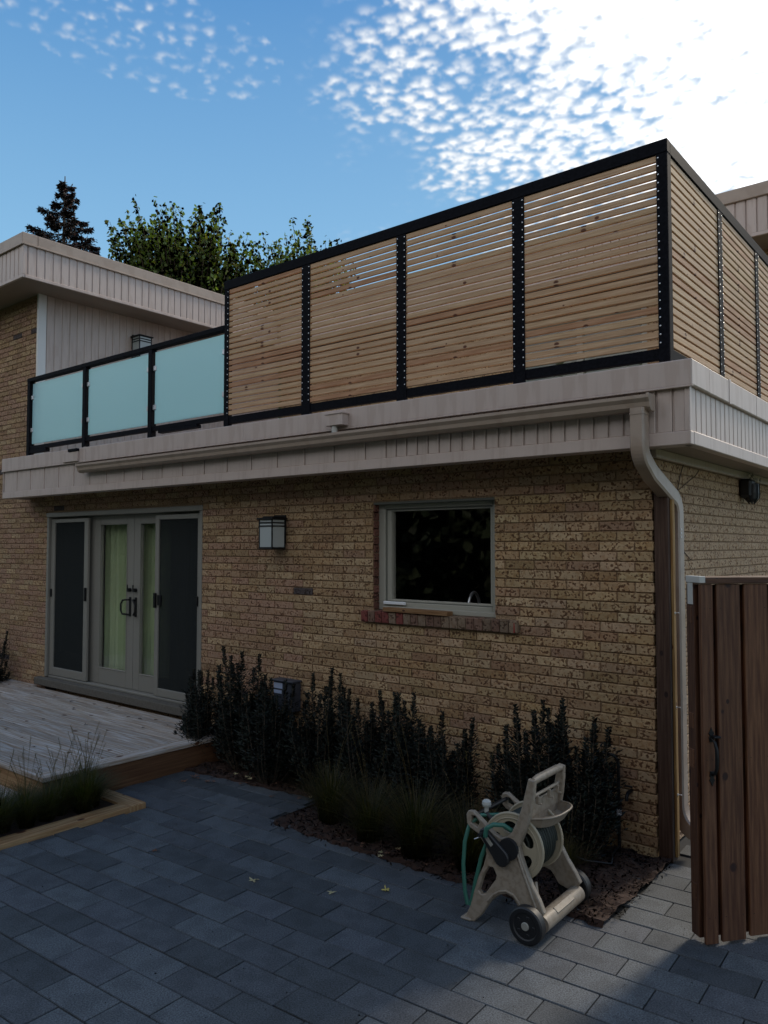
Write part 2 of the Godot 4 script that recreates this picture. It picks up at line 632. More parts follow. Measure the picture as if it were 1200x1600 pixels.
func sky_row(j: int) -> void:
	var row := PackedFloat32Array()
	row.resize(SKY_W * 3)
	var el := (0.5 - (j + 0.5) / SKY_H) * PI
	if el < -0.02:
		for i in SKY_W:
			row[i * 3] = 0.10
			row[i * 3 + 1] = 0.105
			row[i * 3 + 2] = 0.10
		sky_rows[j] = row.to_byte_array()
		return
	var ce := cos(el)
	var se := sin(el)
	var h := maxf(se, 0.03)
	var step := 1 if el < deg_to_rad(52.0) else 2
	var base: Vector3
	if el < deg_to_rad(18.0):
		base = Vector3(0.43, 0.64, 0.79).lerp(Vector3(0.235, 0.47, 0.71), clampf(el / deg_to_rad(18.0), 0, 1))
	elif el < deg_to_rad(36.0):
		base = Vector3(0.235, 0.47, 0.71).lerp(Vector3(0.085, 0.26, 0.55), (el - deg_to_rad(18.0)) / deg_to_rad(18.0))
	else:
		base = Vector3(0.085, 0.26, 0.55).lerp(Vector3(0.06, 0.2, 0.48), clampf((el - deg_to_rad(36.0)) / deg_to_rad(30.0), 0, 1))
	for i in range(0, SKY_W, step):
		var az := TAU * (i + 0.5) / SKY_W
		var d := Vector3(sin(az) * ce, se, -cos(az) * ce)
		var ang := rad_to_deg(acos(clampf(d.dot(sun_to), -1.0, 1.0)))
		var glow := exp(-ang / 15.0)
		var c := base * 0.88 + Vector3(0.55, 0.62, 0.62) * exp(-ang / 17.0) * 0.40
		var u := d.x / h
		var w := d.z / h
		var pn := patch.get_noise_2d(u, w)
		var cov := 1.0 - smoothstep(17.0, 48.0, ang + pn * 9.0)
		var wisp := exp(-(pow((rad_to_deg(az) - 302.5) / 6.0, 2.0) + pow((rad_to_deg(el) - 33.0 + (rad_to_deg(az) - 302.5) * 0.12) / 1.7, 2.0)))
		var far := smoothstep(58.0, 95.0, ang) * clampf(0.72 + 0.5 * pn, 0.0, 1.0) * (1.0 - 0.999 * exp(-pow((fposmod(rad_to_deg(az) + 180.0, 360.0) - 180.0 + 62.0) / 42.0, 2.0)) * (1.0 - smoothstep(40.0, 62.0, rad_to_deg(el))))
		cov = maxf(cov, far)
		var kk := 0.0
		if cov > 0.02 or wisp > 0.03:
			var ragged := rag.get_noise_2d(u, w)
			var cell := -puffs.get_noise_2d(u + ragged * 0.012, w * 1.15 + ragged * 0.012)
			var hh := cell * 0.85 + ragged * 0.42 + (cov - 0.5) * 0.74 + 0.08
			kk = smoothstep(0.20, 0.90, hh)
			if cov > 0.02:
				kk *= smoothstep(0.02, 0.3, cov)
			kk = maxf(kk, smoothstep(0.25, 1.0, ragged * 0.9 + cell * 0.35) * wisp * 0.5)
			var thick := smoothstep(0.45, 1.1, hh)
			var bright := 0.66 + 0.20 * thick + 1.1 * glow + smoothstep(0.62, 0.9, cov) * 0.25
			c = c.lerp(Vector3(0.47, 0.53, 0.60), smoothstep(0.60, 0.92, cov) * 0.85)
			c = c.lerp(Vector3(bright * 0.98, bright, bright * 1.02), kk * (0.5 + 0.5 * smoothstep(0.05, 0.4, cov + wisp * 0.3)))
		for q in step:
			row[(i + q) * 3] = c.x
			row[(i + q) * 3 + 1] = c.y
			row[(i + q) * 3 + 2] = c.z
	sky_rows[j] = row.to_byte_array()

func make_sky() -> ImageTexture:
	puffs = noise(21.0, 1, 3, FastNoiseLite.TYPE_CELLULAR)
	puffs.fractal_type = FastNoiseLite.FRACTAL_NONE
	puffs.cellular_return_type = FastNoiseLite.RETURN_DISTANCE
	puffs.cellular_jitter = 0.9
	rag = noise(30.0, 4, 4)
	patch = noise(2.2, 3, 6)
	sky_rows.resize(SKY_H)
	var task := WorkerThreadPool.add_group_task(sky_row, SKY_H)
	WorkerThreadPool.wait_for_group_task_completion(task)
	var all := PackedByteArray()
	for r: PackedByteArray in sky_rows:
		all.append_array(r)
	sky_rows.clear()
	return ImageTexture.create_from_image(Image.create_from_data(SKY_W, SKY_H, false, Image.FORMAT_RGBF, all))

# ---------------------------------------------------------------- the house
const COURSE := 0.0677
const PITCH := 0.245
var brick_cache := {}
var eye := Vector3(1.829, 2.0, 5.052)

func brick_mb(length: float, kind: int, deep := 0.1) -> MB:
	var key := "%d/%d/%d" % [roundi(length * 500.0), kind, roundi(deep * 100.0)]
	if not brick_cache.has(key):
		var r := RandomNumberGenerator.new()
		r.seed = 100 + kind
		brick_cache[key] = B().box(Vector3(0, 0.0, -deep), Vector3(length, COURSE - 0.008, 0), 0.003 + 0.0008 * kind)
	return brick_cache[key]

func brick_tone(p: Vector3, along: float, r: RandomNumberGenerator, side := false) -> Color:
	var tones := [Color(0.58, 0.43, 0.255), Color(0.53, 0.385, 0.22), Color(0.48, 0.34, 0.195), Color(0.61, 0.47, 0.295), Color(0.45, 0.31, 0.185), Color(0.55, 0.41, 0.25)]
	var k: Color = tones[r.randi() % tones.size()]
	var f := r.randf_range(0.80, 1.06)
	k = Color(k.r * f * 0.97, k.g * f * 0.885, k.b * f * 0.83)
	var pink := Color(0.48, 0.29, 0.195)
	var w := 0.0
	if p.z > -0.2 and along < -3.35 and along > -4.7 and p.y > 0.5:
		w = 0.55
	if p.z > -0.2 and p.y > 2.35 and along < -0.7:
		w = 0.8 if along > -3.6 else 0.6
	if p.z > -0.2 and along < -7.7:
		w = 0.5
	if side:
		k = k.lerp(Color(0.60, 0.405, 0.255), 0.7)
	if r.randf() < w:
		k = k.lerp(pink, r.randf_range(0.35, 1.0))
	if r.randf() < (0.012 if along < -3.3 else 0.004):
		k = Color(0.10, 0.075, 0.075)
	return k

# rows of bricks on a face: origin at the base of a corner, running along dir, with openings as [a0, a1, y0, y1]
var brick_jobs: Array = []
func lay_bricks(origin: Vector3, turn: float, a0: float, a1: float, y0: float, y1: float, openings: Array, sd: int, parent: Node3D) -> void:
	var r := RandomNumberGenerator.new()
	r.seed = sd
	var basis := Basis(Vector3.UP, turn)
	var k0 := int(floor(y0 / COURSE))
	for k in range(k0, int(ceil(y1 / COURSE))):
		var y := k * COURSE
		if y < y0 - 0.03 or y + COURSE > y1 + 0.03:
			continue
		var a := a0 - (PITCH * 0.5 if k % 2 else 0.0)
		while a < a1:
			var spans: Array = [[maxf(a, a0), minf(a + PITCH - 0.009, a1)]]
			a += PITCH
			for o: Array in openings:
				if y + COURSE * 0.5 > o[2] and y + COURSE * 0.5 < o[3]:
					var left: Array = []
					for s: Array in spans:
						if s[1] <= o[0] or s[0] >= o[1]:
							left.append(s)
						else:
							if s[0] < o[0] - 0.02:
								left.append([s[0], o[0]])
							if s[1] > o[1] + 0.02:
								left.append([o[1], s[1]])
					spans = left
			for s: Array in spans:
				var l: float = s[1] - s[0]
				if l < 0.02:
					continue
				var p := origin + basis * Vector3(s[0], y + 0.004, r.randf_range(-0.0012, 0.0018))
				var tone := brick_tone(p, s[0], r, turn > 0.5)
				var tf := Transform3D(basis, p)
				var mid := p + basis * Vector3(l * 0.5, 0.03, 0)
				var to := eye - mid
				var facing: float = (basis * Vector3.BACK).dot(to.normalized())
				var size := facing / to.length_squared() * l
				var b := get_viewport_point(mid)
				if b.x < 0.0 or b.x > 1.0 or b.y < 0.0 or b.y > 1.0 or facing < 0.05:
					size = 0.0
				brick_jobs.append([size, l, r.randi() % 3, tf, tone, parent])

# where a point lands in the picture, 0..1 each way (used only to choose which bricks are separate parts)
func get_viewport_point(p: Vector3) -> Vector2:
	var q := cam_inv * p
	if q.z > -0.1:
		return Vector2(-1, -1)
	var k := tan(deg_to_rad(33.21))
	return Vector2(0.5 + q.x / -q.z / k / 0.75 * 0.5, 0.5 - q.y / -q.z / k * 0.5)
var cam_inv := Transform3D()

func finish_bricks() -> void:
	var order := range(brick_jobs.size())
	order.sort_custom(func(i: int, j: int) -> bool: return brick_jobs[i][0] > brick_jobs[j][0])
	var rest := {}
	var meshes := {}
	for rank in order.size():
		var q: Array = brick_jobs[order[rank]]
		var part: Node3D = q[5]
		if rank < 300 and q[0] > 0.0:
			var tone: Color = q[4]
			var qt := Color(snappedf(tone.r, 0.03), snappedf(tone.g, 0.03), snappedf(tone.b, 0.03))
			var l: float = snappedf(q[1], 0.002)
			var key := "%s/%.3f/%d" % [qt.to_html(), l, q[2]]
			if not meshes.has(key):
				var m := B()
				m.add(brick_mb(l, q[2]), Transform3D(), qt)
				meshes[key] = m.mesh()
			obj("brick", meshes[key], M.brick, part).transform = q[3]
		else:
			if not rest.has(part):
				rest[part] = B()
			rest[part].add(brick_mb(q[1], q[2]), q[3], q[4])
	for part: Node3D in rest:
		stuff(obj("small_bricks", rest[part], M.brick, part))
	brick_jobs.clear()

# vertical cladding boards side by side along a run; returns nothing, adds parts
func boards(parent: Node3D, origin: Vector3, turn: float, edges: PackedFloat32Array, h: float, thick: float, sd: int, called := "cladding_board", m: Material = null) -> void:
	var r := RandomNumberGenerator.new()
	r.seed = sd
	for i in edges.size() - 1:
		var b := B()
		var f := r.randf_range(0.94, 1.03)
		b.col = Color(f, f, f)
		var w := edges[i + 1] - edges[i]
		var lip := minf(0.012, w * 0.12)
		# a pan with a raised flat and a sunk lap, as vinyl and steel cladding is pressed
		b.box(Vector3(edges[i] + 0.0005, 0, -thick), Vector3(edges[i] + lip, h, -thick * 0.75), 0.0)
		b.box(Vector3(edges[i] + lip, 0, -thick), Vector3(edges[i + 1] - 0.002, h, r.randf_range(-0.0012, 0.0)), minf(0.004, thick * 0.4))
		var o := obj(called, b, m if m else M.cladding, parent)
		o.transform = Transform3D(Basis(Vector3.UP, turn), origin)

func steps(a: float, b: float, pitch: float) -> PackedFloat32Array:
	var e := PackedFloat32Array()
	var x := a
	while x < b - pitch * 0.4:
		e.append(x)
		x += pitch
	e.append(b)
	return e

func rect_frame(b: MB, x0: float, x1: float, y0: float, y1: float, z0: float, z1: float, l: float, r: float, bot: float, top: float, bev := 0.004) -> void:
	b.box(Vector3(x0, y0, z0), Vector3(x0 + l, y1, z1), bev)
	b.box(Vector3(x1 - r, y0, z0), Vector3(x1, y1, z1), bev)
	b.box(Vector3(x0 + l, y0, z0 + 0.001), Vector3(x1 - r, y0 + bot, z1 - 0.001), bev)
	b.box(Vector3(x0 + l, y1 - top, z0 + 0.001), Vector3(x1 - r, y1, z1 - 0.001), bev)

func build_house() -> void:
	var h := thing("brick_house", "flat-roofed buff brick house with beige fascia, patio door and raised roof deck", "house")
	# mortar body of the front wall, in pieces round the openings
	var w := B()
	var zf := -0.011
	for q: Array in [[-11.0, -7.755, 0.0, 2.63], [-7.755, -4.63, 0.0, 0.27], [-7.755, -4.63, 2.42, 2.63], [-4.63, -2.37, 0.0, 2.63], [-2.37, -1.19, 0.0, 1.44], [-2.37, -1.19, 2.365, 2.63], [-1.19, 0.0 + zf, 0.0, 2.63]]:
		w.box(Vector3(q[0], q[2], -0.24), Vector3(q[1], q[3], zf))
	var front := obj("front_wall", w, M.mortar, h)
	lay_bricks(Vector3.ZERO, 0.0, -10.045, 0.0, 0.0, 2.63, [[-7.755, -4.63, 0.25, 2.42], [-2.37, -1.19, 1.46, 2.365], [-2.475, -1.015, 1.36, 1.46]], 21, front)
	var side := obj("side_wall", bx(Vector3(-0.24, 0, -5.2), Vector3(-0.011, 2.63, -0.241)), M.mortar, h)
	lay_bricks(Vector3.ZERO, PI / 2, 0.1, 5.0, 0.0, 2.63, [], 22, side)
	# upper storey at the left and the rear wing
	var up := obj("upper_wall", bx(Vector3(-11.0, 2.63, -0.24), Vector3(-8.1, 5.32, zf)), M.mortar, h)
	lay_bricks(Vector3.ZERO, 0.0, -10.6, -8.1, 2.64, 5.3, [], 23, up)
	var wing := obj("wing_wall", B().box(Vector3(-8.0, 3.0, -4.54), Vector3(-3.4, 5.32, -4.311)).box(Vector3(-3.4, 5.0, -4.54), Vector3(-1.6, 5.32, -4.311)).box(Vector3(-1.6, 3.0, -4.54), Vector3(0, 5.32, -4.311)).box(Vector3(-0.24, 3.0, -9.0), Vector3(-0.012, 5.32, -4.541)), M.mortar, h)
	lay_bricks(Vector3(0, 0, -4.3), 0.0, -8.0, 0.0, 3.05, 5.3, [[-3.4, -1.6, 2.9, 5.0]], 24, wing)
	var pd := B()
	rect_frame(pd, -3.4, -1.6, 3.06, 5.0, -4.42, -4.34, 0.08, 0.08, 0.12, 0.08)
	pd.box(Vector3(-2.54, 3.18, -4.41), Vector3(-2.46, 4.92, -4.35))
	var wdoor := obj("deck_door", pd, M.window_paint, h)
	obj("pane", bx(Vector3(-3.32, 3.18, -4.385), Vector3(-1.68, 4.92, -4.38)), M.pane, wdoor)
	# corner post trim and the upper cladding wall (faces the deck)
	obj("corner_trim", bx(Vector3(-8.1, 3.0, -0.1), Vector3(-8.06, 5.32, 0.012), 0.004), M.white_trim, h)
	var cl := obj("upper_cladding_wall", bx(Vector3(-8.34, 2.9, -4.3), Vector3(-8.085, 5.32, -0.1)), M.cladding, h)
	boards(cl, Vector3(-8.07, 2.95, 0), PI / 2, steps(0.101, 4.3, 0.108), 2.37, 0.014, 33)
	# main roof (left) and rear wing roof: fascia of short upright boards under a deep metal cap
	var roof := obj("upper_roof", B().box(Vector3(-13, 5.31, -9.0), Vector3(-7.57, 5.80, 0.45)).box(Vector3(-7.57, 5.311, -9.0), Vector3(0.33, 5.799, -3.83)), M.soffit_metal, h)
	var f1 := obj("roof_fascia", B().box(Vector3(-13, 5.295, 0.451), Vector3(-7.55, 5.335, 0.482), 0.004).box(Vector3(-7.569, 5.296, -3.80), Vector3(-7.545, 5.336, 0.45), 0.004), M.cladding, h)
	boards(f1, Vector3(0, 5.335, 0.474), 0.0, steps(-12.0, -7.60, 0.108), 0.375, 0.02, 34)
	boards(f1, Vector3(-7.553, 5.335, 0), PI / 2, steps(-0.42, 3.78, 0.108), 0.375, 0.015, 35)
	obj("corner_board", B().box(Vector3(-7.60, 5.336, 0.43), Vector3(-7.549, 5.71, 0.478), 0.004), M.cladding, f1)
	obj("roof_cap", B().box(Vector3(-13, 5.71, 0.3), Vector3(-7.54, 5.855, 0.495), 0.006).box(Vector3(-7.75, 5.711, -3.82), Vector3(-7.54, 5.854, 0.298), 0.006).box(Vector3(-13, 5.70, 0.484), Vector3(-7.53, 5.722, 0.502), 0.003).box(Vector3(-7.556, 5.701, -3.8), Vector3(-7.528, 5.721, 0.48), 0.003), M.gutter_metal, h)
	var f2 := obj("wing_fascia", B().box(Vector3(-7.54, 5.295, -3.829), Vector3(0.36, 5.335, -3.80), 0.004).box(Vector3(0.331, 5.296, -9), Vector3(0.359, 5.336, -3.83), 0.004), M.cladding, h)
	boards(f2, Vector3(0, 5.335, -3.805), 0.0, steps(-2.6, 0.35, 0.108), 0.375, 0.02, 36)
	obj("wing_fascia_panel", bx(Vector3(-7.5, 5.337, -3.829), Vector3(-2.6, 5.709, -3.806)), M.cladding, h)
	obj("wing_side_panel", bx(Vector3(0.331, 5.337, -9), Vector3(0.35, 5.709, -3.84)), M.cladding, h)
	obj("wing_cap", B().box(Vector3(-7.53, 5.71, -4.0), Vector3(0.375, 5.853, -3.78), 0.006).box(Vector3(0.2, 5.712, -9), Vector3(0.374, 5.852, -4.001), 0.006), M.gutter_metal, h)
	# the deck roof with its fascia, cap, soffit and gutter
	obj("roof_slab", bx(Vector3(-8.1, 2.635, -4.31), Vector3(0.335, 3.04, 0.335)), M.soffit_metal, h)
	var ff := obj("front_fascia", B().box(Vector3(-8.2, 2.60, 0.30), Vector3(0.362, 2.68, 0.362), 0.004).box(Vector3(-8.2, 2.601, 0.23), Vector3(0.33, 2.634, 0.30)), M.cladding, h)
	var e := steps(-8.19, -1.95, 0.335)
	e.append_array(steps(-1.85, 0.345, 0.1))
	boards(ff, Vector3(0, 2.68, 0.352), 0.0, e, 0.267, 0.017, 37)
	obj("end_plate", bx(Vector3(-8.215, 2.601, 0.0), Vector3(-8.2, 3.10, 0.358), 0.002), M.cladding, ff)
	var sf := obj("side_fascia", B().box(Vector3(0.30, 2.601, -4.3), Vector3(0.364, 2.681, 0.299), 0.004), M.cladding, h)
	boards(sf, Vector3(0.352, 2.681, 0), PI / 2, steps(-0.33, 4.3, 0.1), 0.266, 0.017, 38)
	obj("corner_board", B().box(Vector3(0.325, 2.68, 0.325), Vector3(0.358, 2.947, 0.358), 0.003), M.cladding, sf)
	obj("parapet_cap", B().box(Vector3(-8.21, 2.947, 0.03), Vector3(0.378, 3.105, 0.376), 0.006).box(Vector3(-8.21, 2.938, 0.364), Vector3(0.382, 2.95, 0.381), 0.002), M.cladding, h)
	obj("parapet_cap", B().box(Vector3(0.03, 2.947, -1.1), Vector3(0.376, 3.105, 0.029), 0.006).box(Vector3(0.03, 2.947, -3.79), Vector3(0.3765, 3.104, -1.102), 0.006), M.cladding, h)
	for q: float in [-0.95, -3.6, -6.25]:
		obj("joint_cover", bx(Vector3(q - 0.02, 2.944, 0.2), Vector3(q + 0.02, 3.108, 0.3785), 0.001), M.cladding, h)
	for q: float in [-0.42, -1.5, -2.6]:
		obj("joint_cover", bx(Vector3(0.2, 2.944, q - 0.02), Vector3(0.379, 3.108, q + 0.02), 0.001), M.cladding, h)
	obj("soffit_trim", bx(Vector3(0.0, 2.575, -4.3), Vector3(0.035, 2.634, 0.02), 0.004), M.cladding, h)
	# inside: dark room so that the glass has something behind it
	obj("interior_shell", B().box(Vector3(-8.0, 0.02, -3.7), Vector3(-0.25, 0.2, -0.241)).box(Vector3(-8.0, 0.2, -3.8), Vector3(-0.25, 2.63, -3.7)).box(Vector3(-8.1, 0.2, -3.7), Vector3(-8.0, 2.63, -0.241)).box(Vector3(-4.2, 0.2, -3.7), Vector3(-4.1, 2.63, -0.241)), M.interior, h)
	obj("kitchen_counter", B().box(Vector3(-3.2, 0.9, -0.95), Vector3(-0.4, 1.1, -0.3), 0.01).box(Vector3(-2.6, 1.1, -3.4), Vector3(-2.35, 2.0, -3.2)).box(Vector3(-4.0, 1.95, -3.5), Vector3(-0.6, 2.1, -3.2)), M.soffit_metal, h)
	var fa := PackedVector3Array()
	for i in 13:
		var a := PI * i / 12.0
		fa.append(Vector3(-1.72, 1.45 + 0.16 * sin(a), -0.55 + 0.09 * cos(a)))
	fa.insert(0, Vector3(-1.72, 1.1, -0.46))
	obj("kitchen_tap", B().tube(fa, 0.014, 8), M.bolt, h)
	build_window(h)
	build_doors(h)
	# gutter, outlet, downspout
	var g := B()
	var prof := PackedVector2Array([Vector2(0.378, 2.90), Vector2(0.378, 2.815), Vector2(0.43, 2.815), Vector2(0.452, 2.835), Vector2(0.458, 2.862), Vector2(0.475, 2.885), Vector2(0.475, 2.905), Vector2(0.462, 2.905), Vector2(0.462, 2.89), Vector2(0.446, 2.868), Vector2(0.438, 2.84), Vector2(0.43, 2.826), Vector2(0.388, 2.826), Vector2(0.388, 2.90)])
	g.xf = Transform3D(Basis(Vector3(0, 0, 1), Vector3(0, 1, 0), Vector3(-1, 0, 0)), Vector3.ZERO)
	g.prism(prof, -0.15, 6.25)
	g.xf = Transform3D()
	var capp := PackedVector2Array([Vector2(0.377, 2.912), Vector2(0.377, 2.81), Vector2(0.432, 2.81), Vector2(0.456, 2.83), Vector2(0.463, 2.86), Vector2(0.481, 2.885), Vector2(0.481, 2.912)])
	g.xf = Transform3D(Basis(Vector3(0, 0, 1), Vector3(0, 1, 0), Vector3(-1, 0, 0)), Vector3.ZERO)
	g.prism(capp, -0.156, -0.140, 0.002)
	g.prism(capp, 6.24, 6.256, 0.002)
	g.xf = Transform3D()
	var gut := obj("gutter", g, M.gutter_metal, h)
	for i in 9:
		obj("hanger_strap", bx(Vector3(-0.3 - i * 0.72, 2.898, 0.378), Vector3(-0.28 - i * 0.72, 2.907, 0.47)), M.gutter_metal, gut)
	var sc := obj("scupper_box", B().box(Vector3(-2.49, 2.965, 0.376), Vector3(-2.31, 3.06, 0.455), 0.004).box(Vector3(-2.50, 3.056, 0.376), Vector3(-2.30, 3.066, 0.462), 0.002), M.cladding, h)
	obj("outlet_pipe", B().tube(PackedVector3Array([Vector3(-2.42, 2.965, 0.42), Vector3(-2.42, 2.87, 0.42)]), 0.025, 10), M.galvanised, sc)
	obj("scupper_mouth", bx(Vector3(-6.55, 3.068, 0.37), Vector3(-6.36, 3.10, 0.41), 0.003), M.black_metal, h)
	obj("scupper_chute", bx(Vector3(-6.68, 2.955, 0.376), Vector3(-6.36, 3.066, 0.40), 0.004), M.cladding, h)
	build_downspout(h)

func swept_rect(b: MB, path: PackedVector3Array, half_x: Vector3, wa: float, wb: float) -> void:
	# a rectangular pipe: half_x stays the direction of its first side
	var rings: Array = []
	var n := path.size()
	for i in n:
		var d := (path[mini(i + 1, n - 1)] - path[maxi(i - 1, 0)]).normalized()
		var s := (half_x - d * d.dot(half_x)).normalized()
		var u := d.cross(s).normalized()
		var ring: Array[Vector3] = []
		for q: Array in [[-1, -0.72], [-0.8, -1], [0.8, -1], [1, -0.72], [1, 0.72], [0.8, 1], [-0.8, 1], [-1, 0.72]]:
			ring.append(path[i] + s * wa * q[0] + u * wb * q[1])
		rings.append(ring)
	for i in n - 1:
		for k in 8:
			var k2 := (k + 1) % 8
			var a: Vector3 = rings[i][k]
			var c: Vector3 = rings[i][k2]
			var mid := (path[i] + path[i + 1]) * 0.5
			var nn: Vector3 = (rings[i + 1][k] - a).cross(c - a).normalized()
			if nn.dot((a + c) * 0.5 - path[i]) < 0.0:
				nn = -nn
			b.quad(a, c, rings[i + 1][k2], rings[i + 1][k], nn)

func build_downspout(h: Node3D) -> void:
	var d := B()
	var x := 0.078
	var p := PackedVector3Array([Vector3(x, 2.83, 0.425), Vector3(x, 2.66, 0.425)])
	for i in 9: # upper elbow
		var a := deg_to_rad(63.0) * i / 8.0
		p.append(Vector3(x, 2.62 - 0.12 * sin(a), 0.425 - 0.12 * (1 - cos(a))))
	var q := p[p.size() - 1]
	p.append(q + Vector3(-0.006, -0.06, -0.118))
	p.append(Vector3(0.068, 2.315, -0.16))
	for i in range(1, 9):
		var a := deg_to_rad(63.0) * (1.0 - i / 8.0)
		p.append(Vector3(0.066, 2.315 - 0.12 * (sin(deg_to_rad(63.0)) - sin(a)), -0.16 - 0.12 * (cos(a) - cos(deg_to_rad(63.0)))))
	q = p[p.size() - 1]
	p.append(Vector3(0.064, 0.30, q.z))
	swept_rect(d, p, Vector3.RIGHT, 0.044, 0.052)
	# seam collars
	var c := B()
	swept_rect(c, PackedVector3Array([Vector3(x, 2.80, 0.425), Vector3(x, 2.79, 0.425)]), Vector3.RIGHT, 0.047, 0.055)
	swept_rect(c, PackedVector3Array([Vector3(0.064, 2.13, q.z), Vector3(0.064, 2.05, q.z)]), Vector3.RIGHT, 0.0465, 0.0545)
	swept_rect(c, PackedVector3Array([Vector3(0.064, 1.02, q.z), Vector3(0.064, 1.0, q.z)]), Vector3.RIGHT, 0.0465, 0.0545)
	var ds := obj("downspout", d, M.gutter_metal, h)
	obj("seam_collar", c, M.gutter_metal, ds)
	var el := B()
	var e := PackedVector3Array()
	for i in 11:
		var a := deg_to_rad(68.0) * i / 10.0
		e.append(Vector3(0.064 + 0.17 * (1 - cos(a)), 0.30 - 0.17 * sin(a), q.z))
	swept_rect(el, e, Vector3.RIGHT, 0.047, 0.055)
	for i in range(1, 10): # pressed ribs of the elbow
		var a := deg_to_rad(68.0) * i / 10.0
		var ce := Vector3(0.064 + 0.17 * (1 - cos(a)), 0.30 - 0.17 * sin(a), q.z)
		var dd := Vector3(sin(a), -cos(a), 0)
		swept_rect(el, PackedVector3Array([ce, ce + dd * 0.006]), Vector3.RIGHT, 0.050, 0.058)
	obj("elbow", el, M.gutter_metal, ds)
	var sb := B()
	for y: float in [2.06, 2.085, 2.11]:
		sb.cbox(Vector3(0.111, y, q.z + 0.02), Vector3(0.006, 0.010, 0.010))
	obj("screw_heads", sb, M.bolt, ds)

func build_window(h: Node3D) -> void:
	var b := B()
	rect_frame(b, -2.372, -1.192, 1.465, 2.36, -0.17, -0.075, 0.075, 0.06, 0.07, 0.05)
	b.box(Vector3(-2.29, 1.462, -0.07), Vector3(-1.195, 1.50, -0.04), 0.004)
	var win := obj("kitchen_window", b, M.window_paint, h)
	var s := B()
	rect_frame(s, -2.296, -1.253, 1.536, 2.309, -0.16, -0.095, 0.05, 0.03, 0.02, 0.02)
	obj("sash", s, M.window_paint, win)
	var gk := B()
	rect_frame(gk, -2.297, -1.252, 1.535, 2.31, -0.0945, -0.0915, 0.012, 0.01, 0.008, 0.012)
	obj("gasket", gk, M.window_paint_dark, win)
	obj("head_trim", bx(Vector3(-2.369, 2.345, -0.07), Vector3(-1.191, 2.364, -0.01), 0.002), M.window_paint_dark, win)
	obj("pane", bx(Vector3(-2.25, 1.55, -0.13), Vector3(-1.28, 2.29, -0.126)), M.pane, win)
	obj("caulk_strip", bx(Vector3(-2.298, 1.515, -0.072), Vector3(-2.07, 1.540, -0.05), 0.004), M.caulk, win)
	# jamb bricks at the left return, dark red
	var r := RandomNumberGenerator.new()
	r.seed = 77
	for k in 13:
		var m := B()
		var f := r.randf_range(0.7, 1.2)
		m.col = Color(0.20 * f, 0.085 * f, 0.06 * f)
		m.box(Vector3(-2.378, 1.472 + k * COURSE, -0.075), Vector3(-2.358, 1.472 + k * COURSE + 0.059, -0.014), 0.003)
		obj("jamb_brick", m, M.brick, win)
	# soldier sill of bricks on edge
	var x := -2.472
	var i := 0
	while x < -1.03:
		var m := B()
		var f := r.randf_range(0.8, 1.15)
		m.col = Color(0.27 * f, 0.19 * f, 0.13 * f)
		if i < 6 and i != 1 and i != 4:
			m.col = Color(0.23 * f, 0.06 * f, 0.05 * f)
		elif r.randf() < 0.4:
			m.col = Color(0.24 * f, 0.14 * f, 0.10 * f)
		m.xf = Transform3D(Basis(Vector3.RIGHT, deg_to_rad(4.0)), Vector3(x, 1.458, 0.0))
		m.box(Vector3(0, -0.09, -0.12), Vector3(0.068, r.randf_range(-0.002, 0.002), 0.034 + r.randf_range(-0.002, 0.003)), 0.004)
		obj("sill_brick", m, M.brick, win)
		x += 0.0745
		i += 1
	obj("sill_mortar", bx(Vector3(-2.47, 1.375, -0.1), Vector3(-1.018, 1.445, 0.018)), M.mortar, win)
	obj("painted_sill_end", bx(Vector3(-1.0155, 1.372, -0.02), Vector3(-1.008, 1.45, 0.034)), M.red_plastic, win)
	var wd := B()
	wd.col = Color(0.62, 0.55, 0.5)
	wd.xf = Transform3D(Basis(Vector3.BACK, deg_to_rad(-0.5)), Vector3(0, 0, 0))
	wd.box(Vector3(-2.235, 1.445, -0.035), Vector3(-1.60, 1.478, 0.05), 0.003)
	tag(obj("wood_offcut", wd, M.timber), "short tan wood offcut lying on the brick sill below the kitchen window", "board")

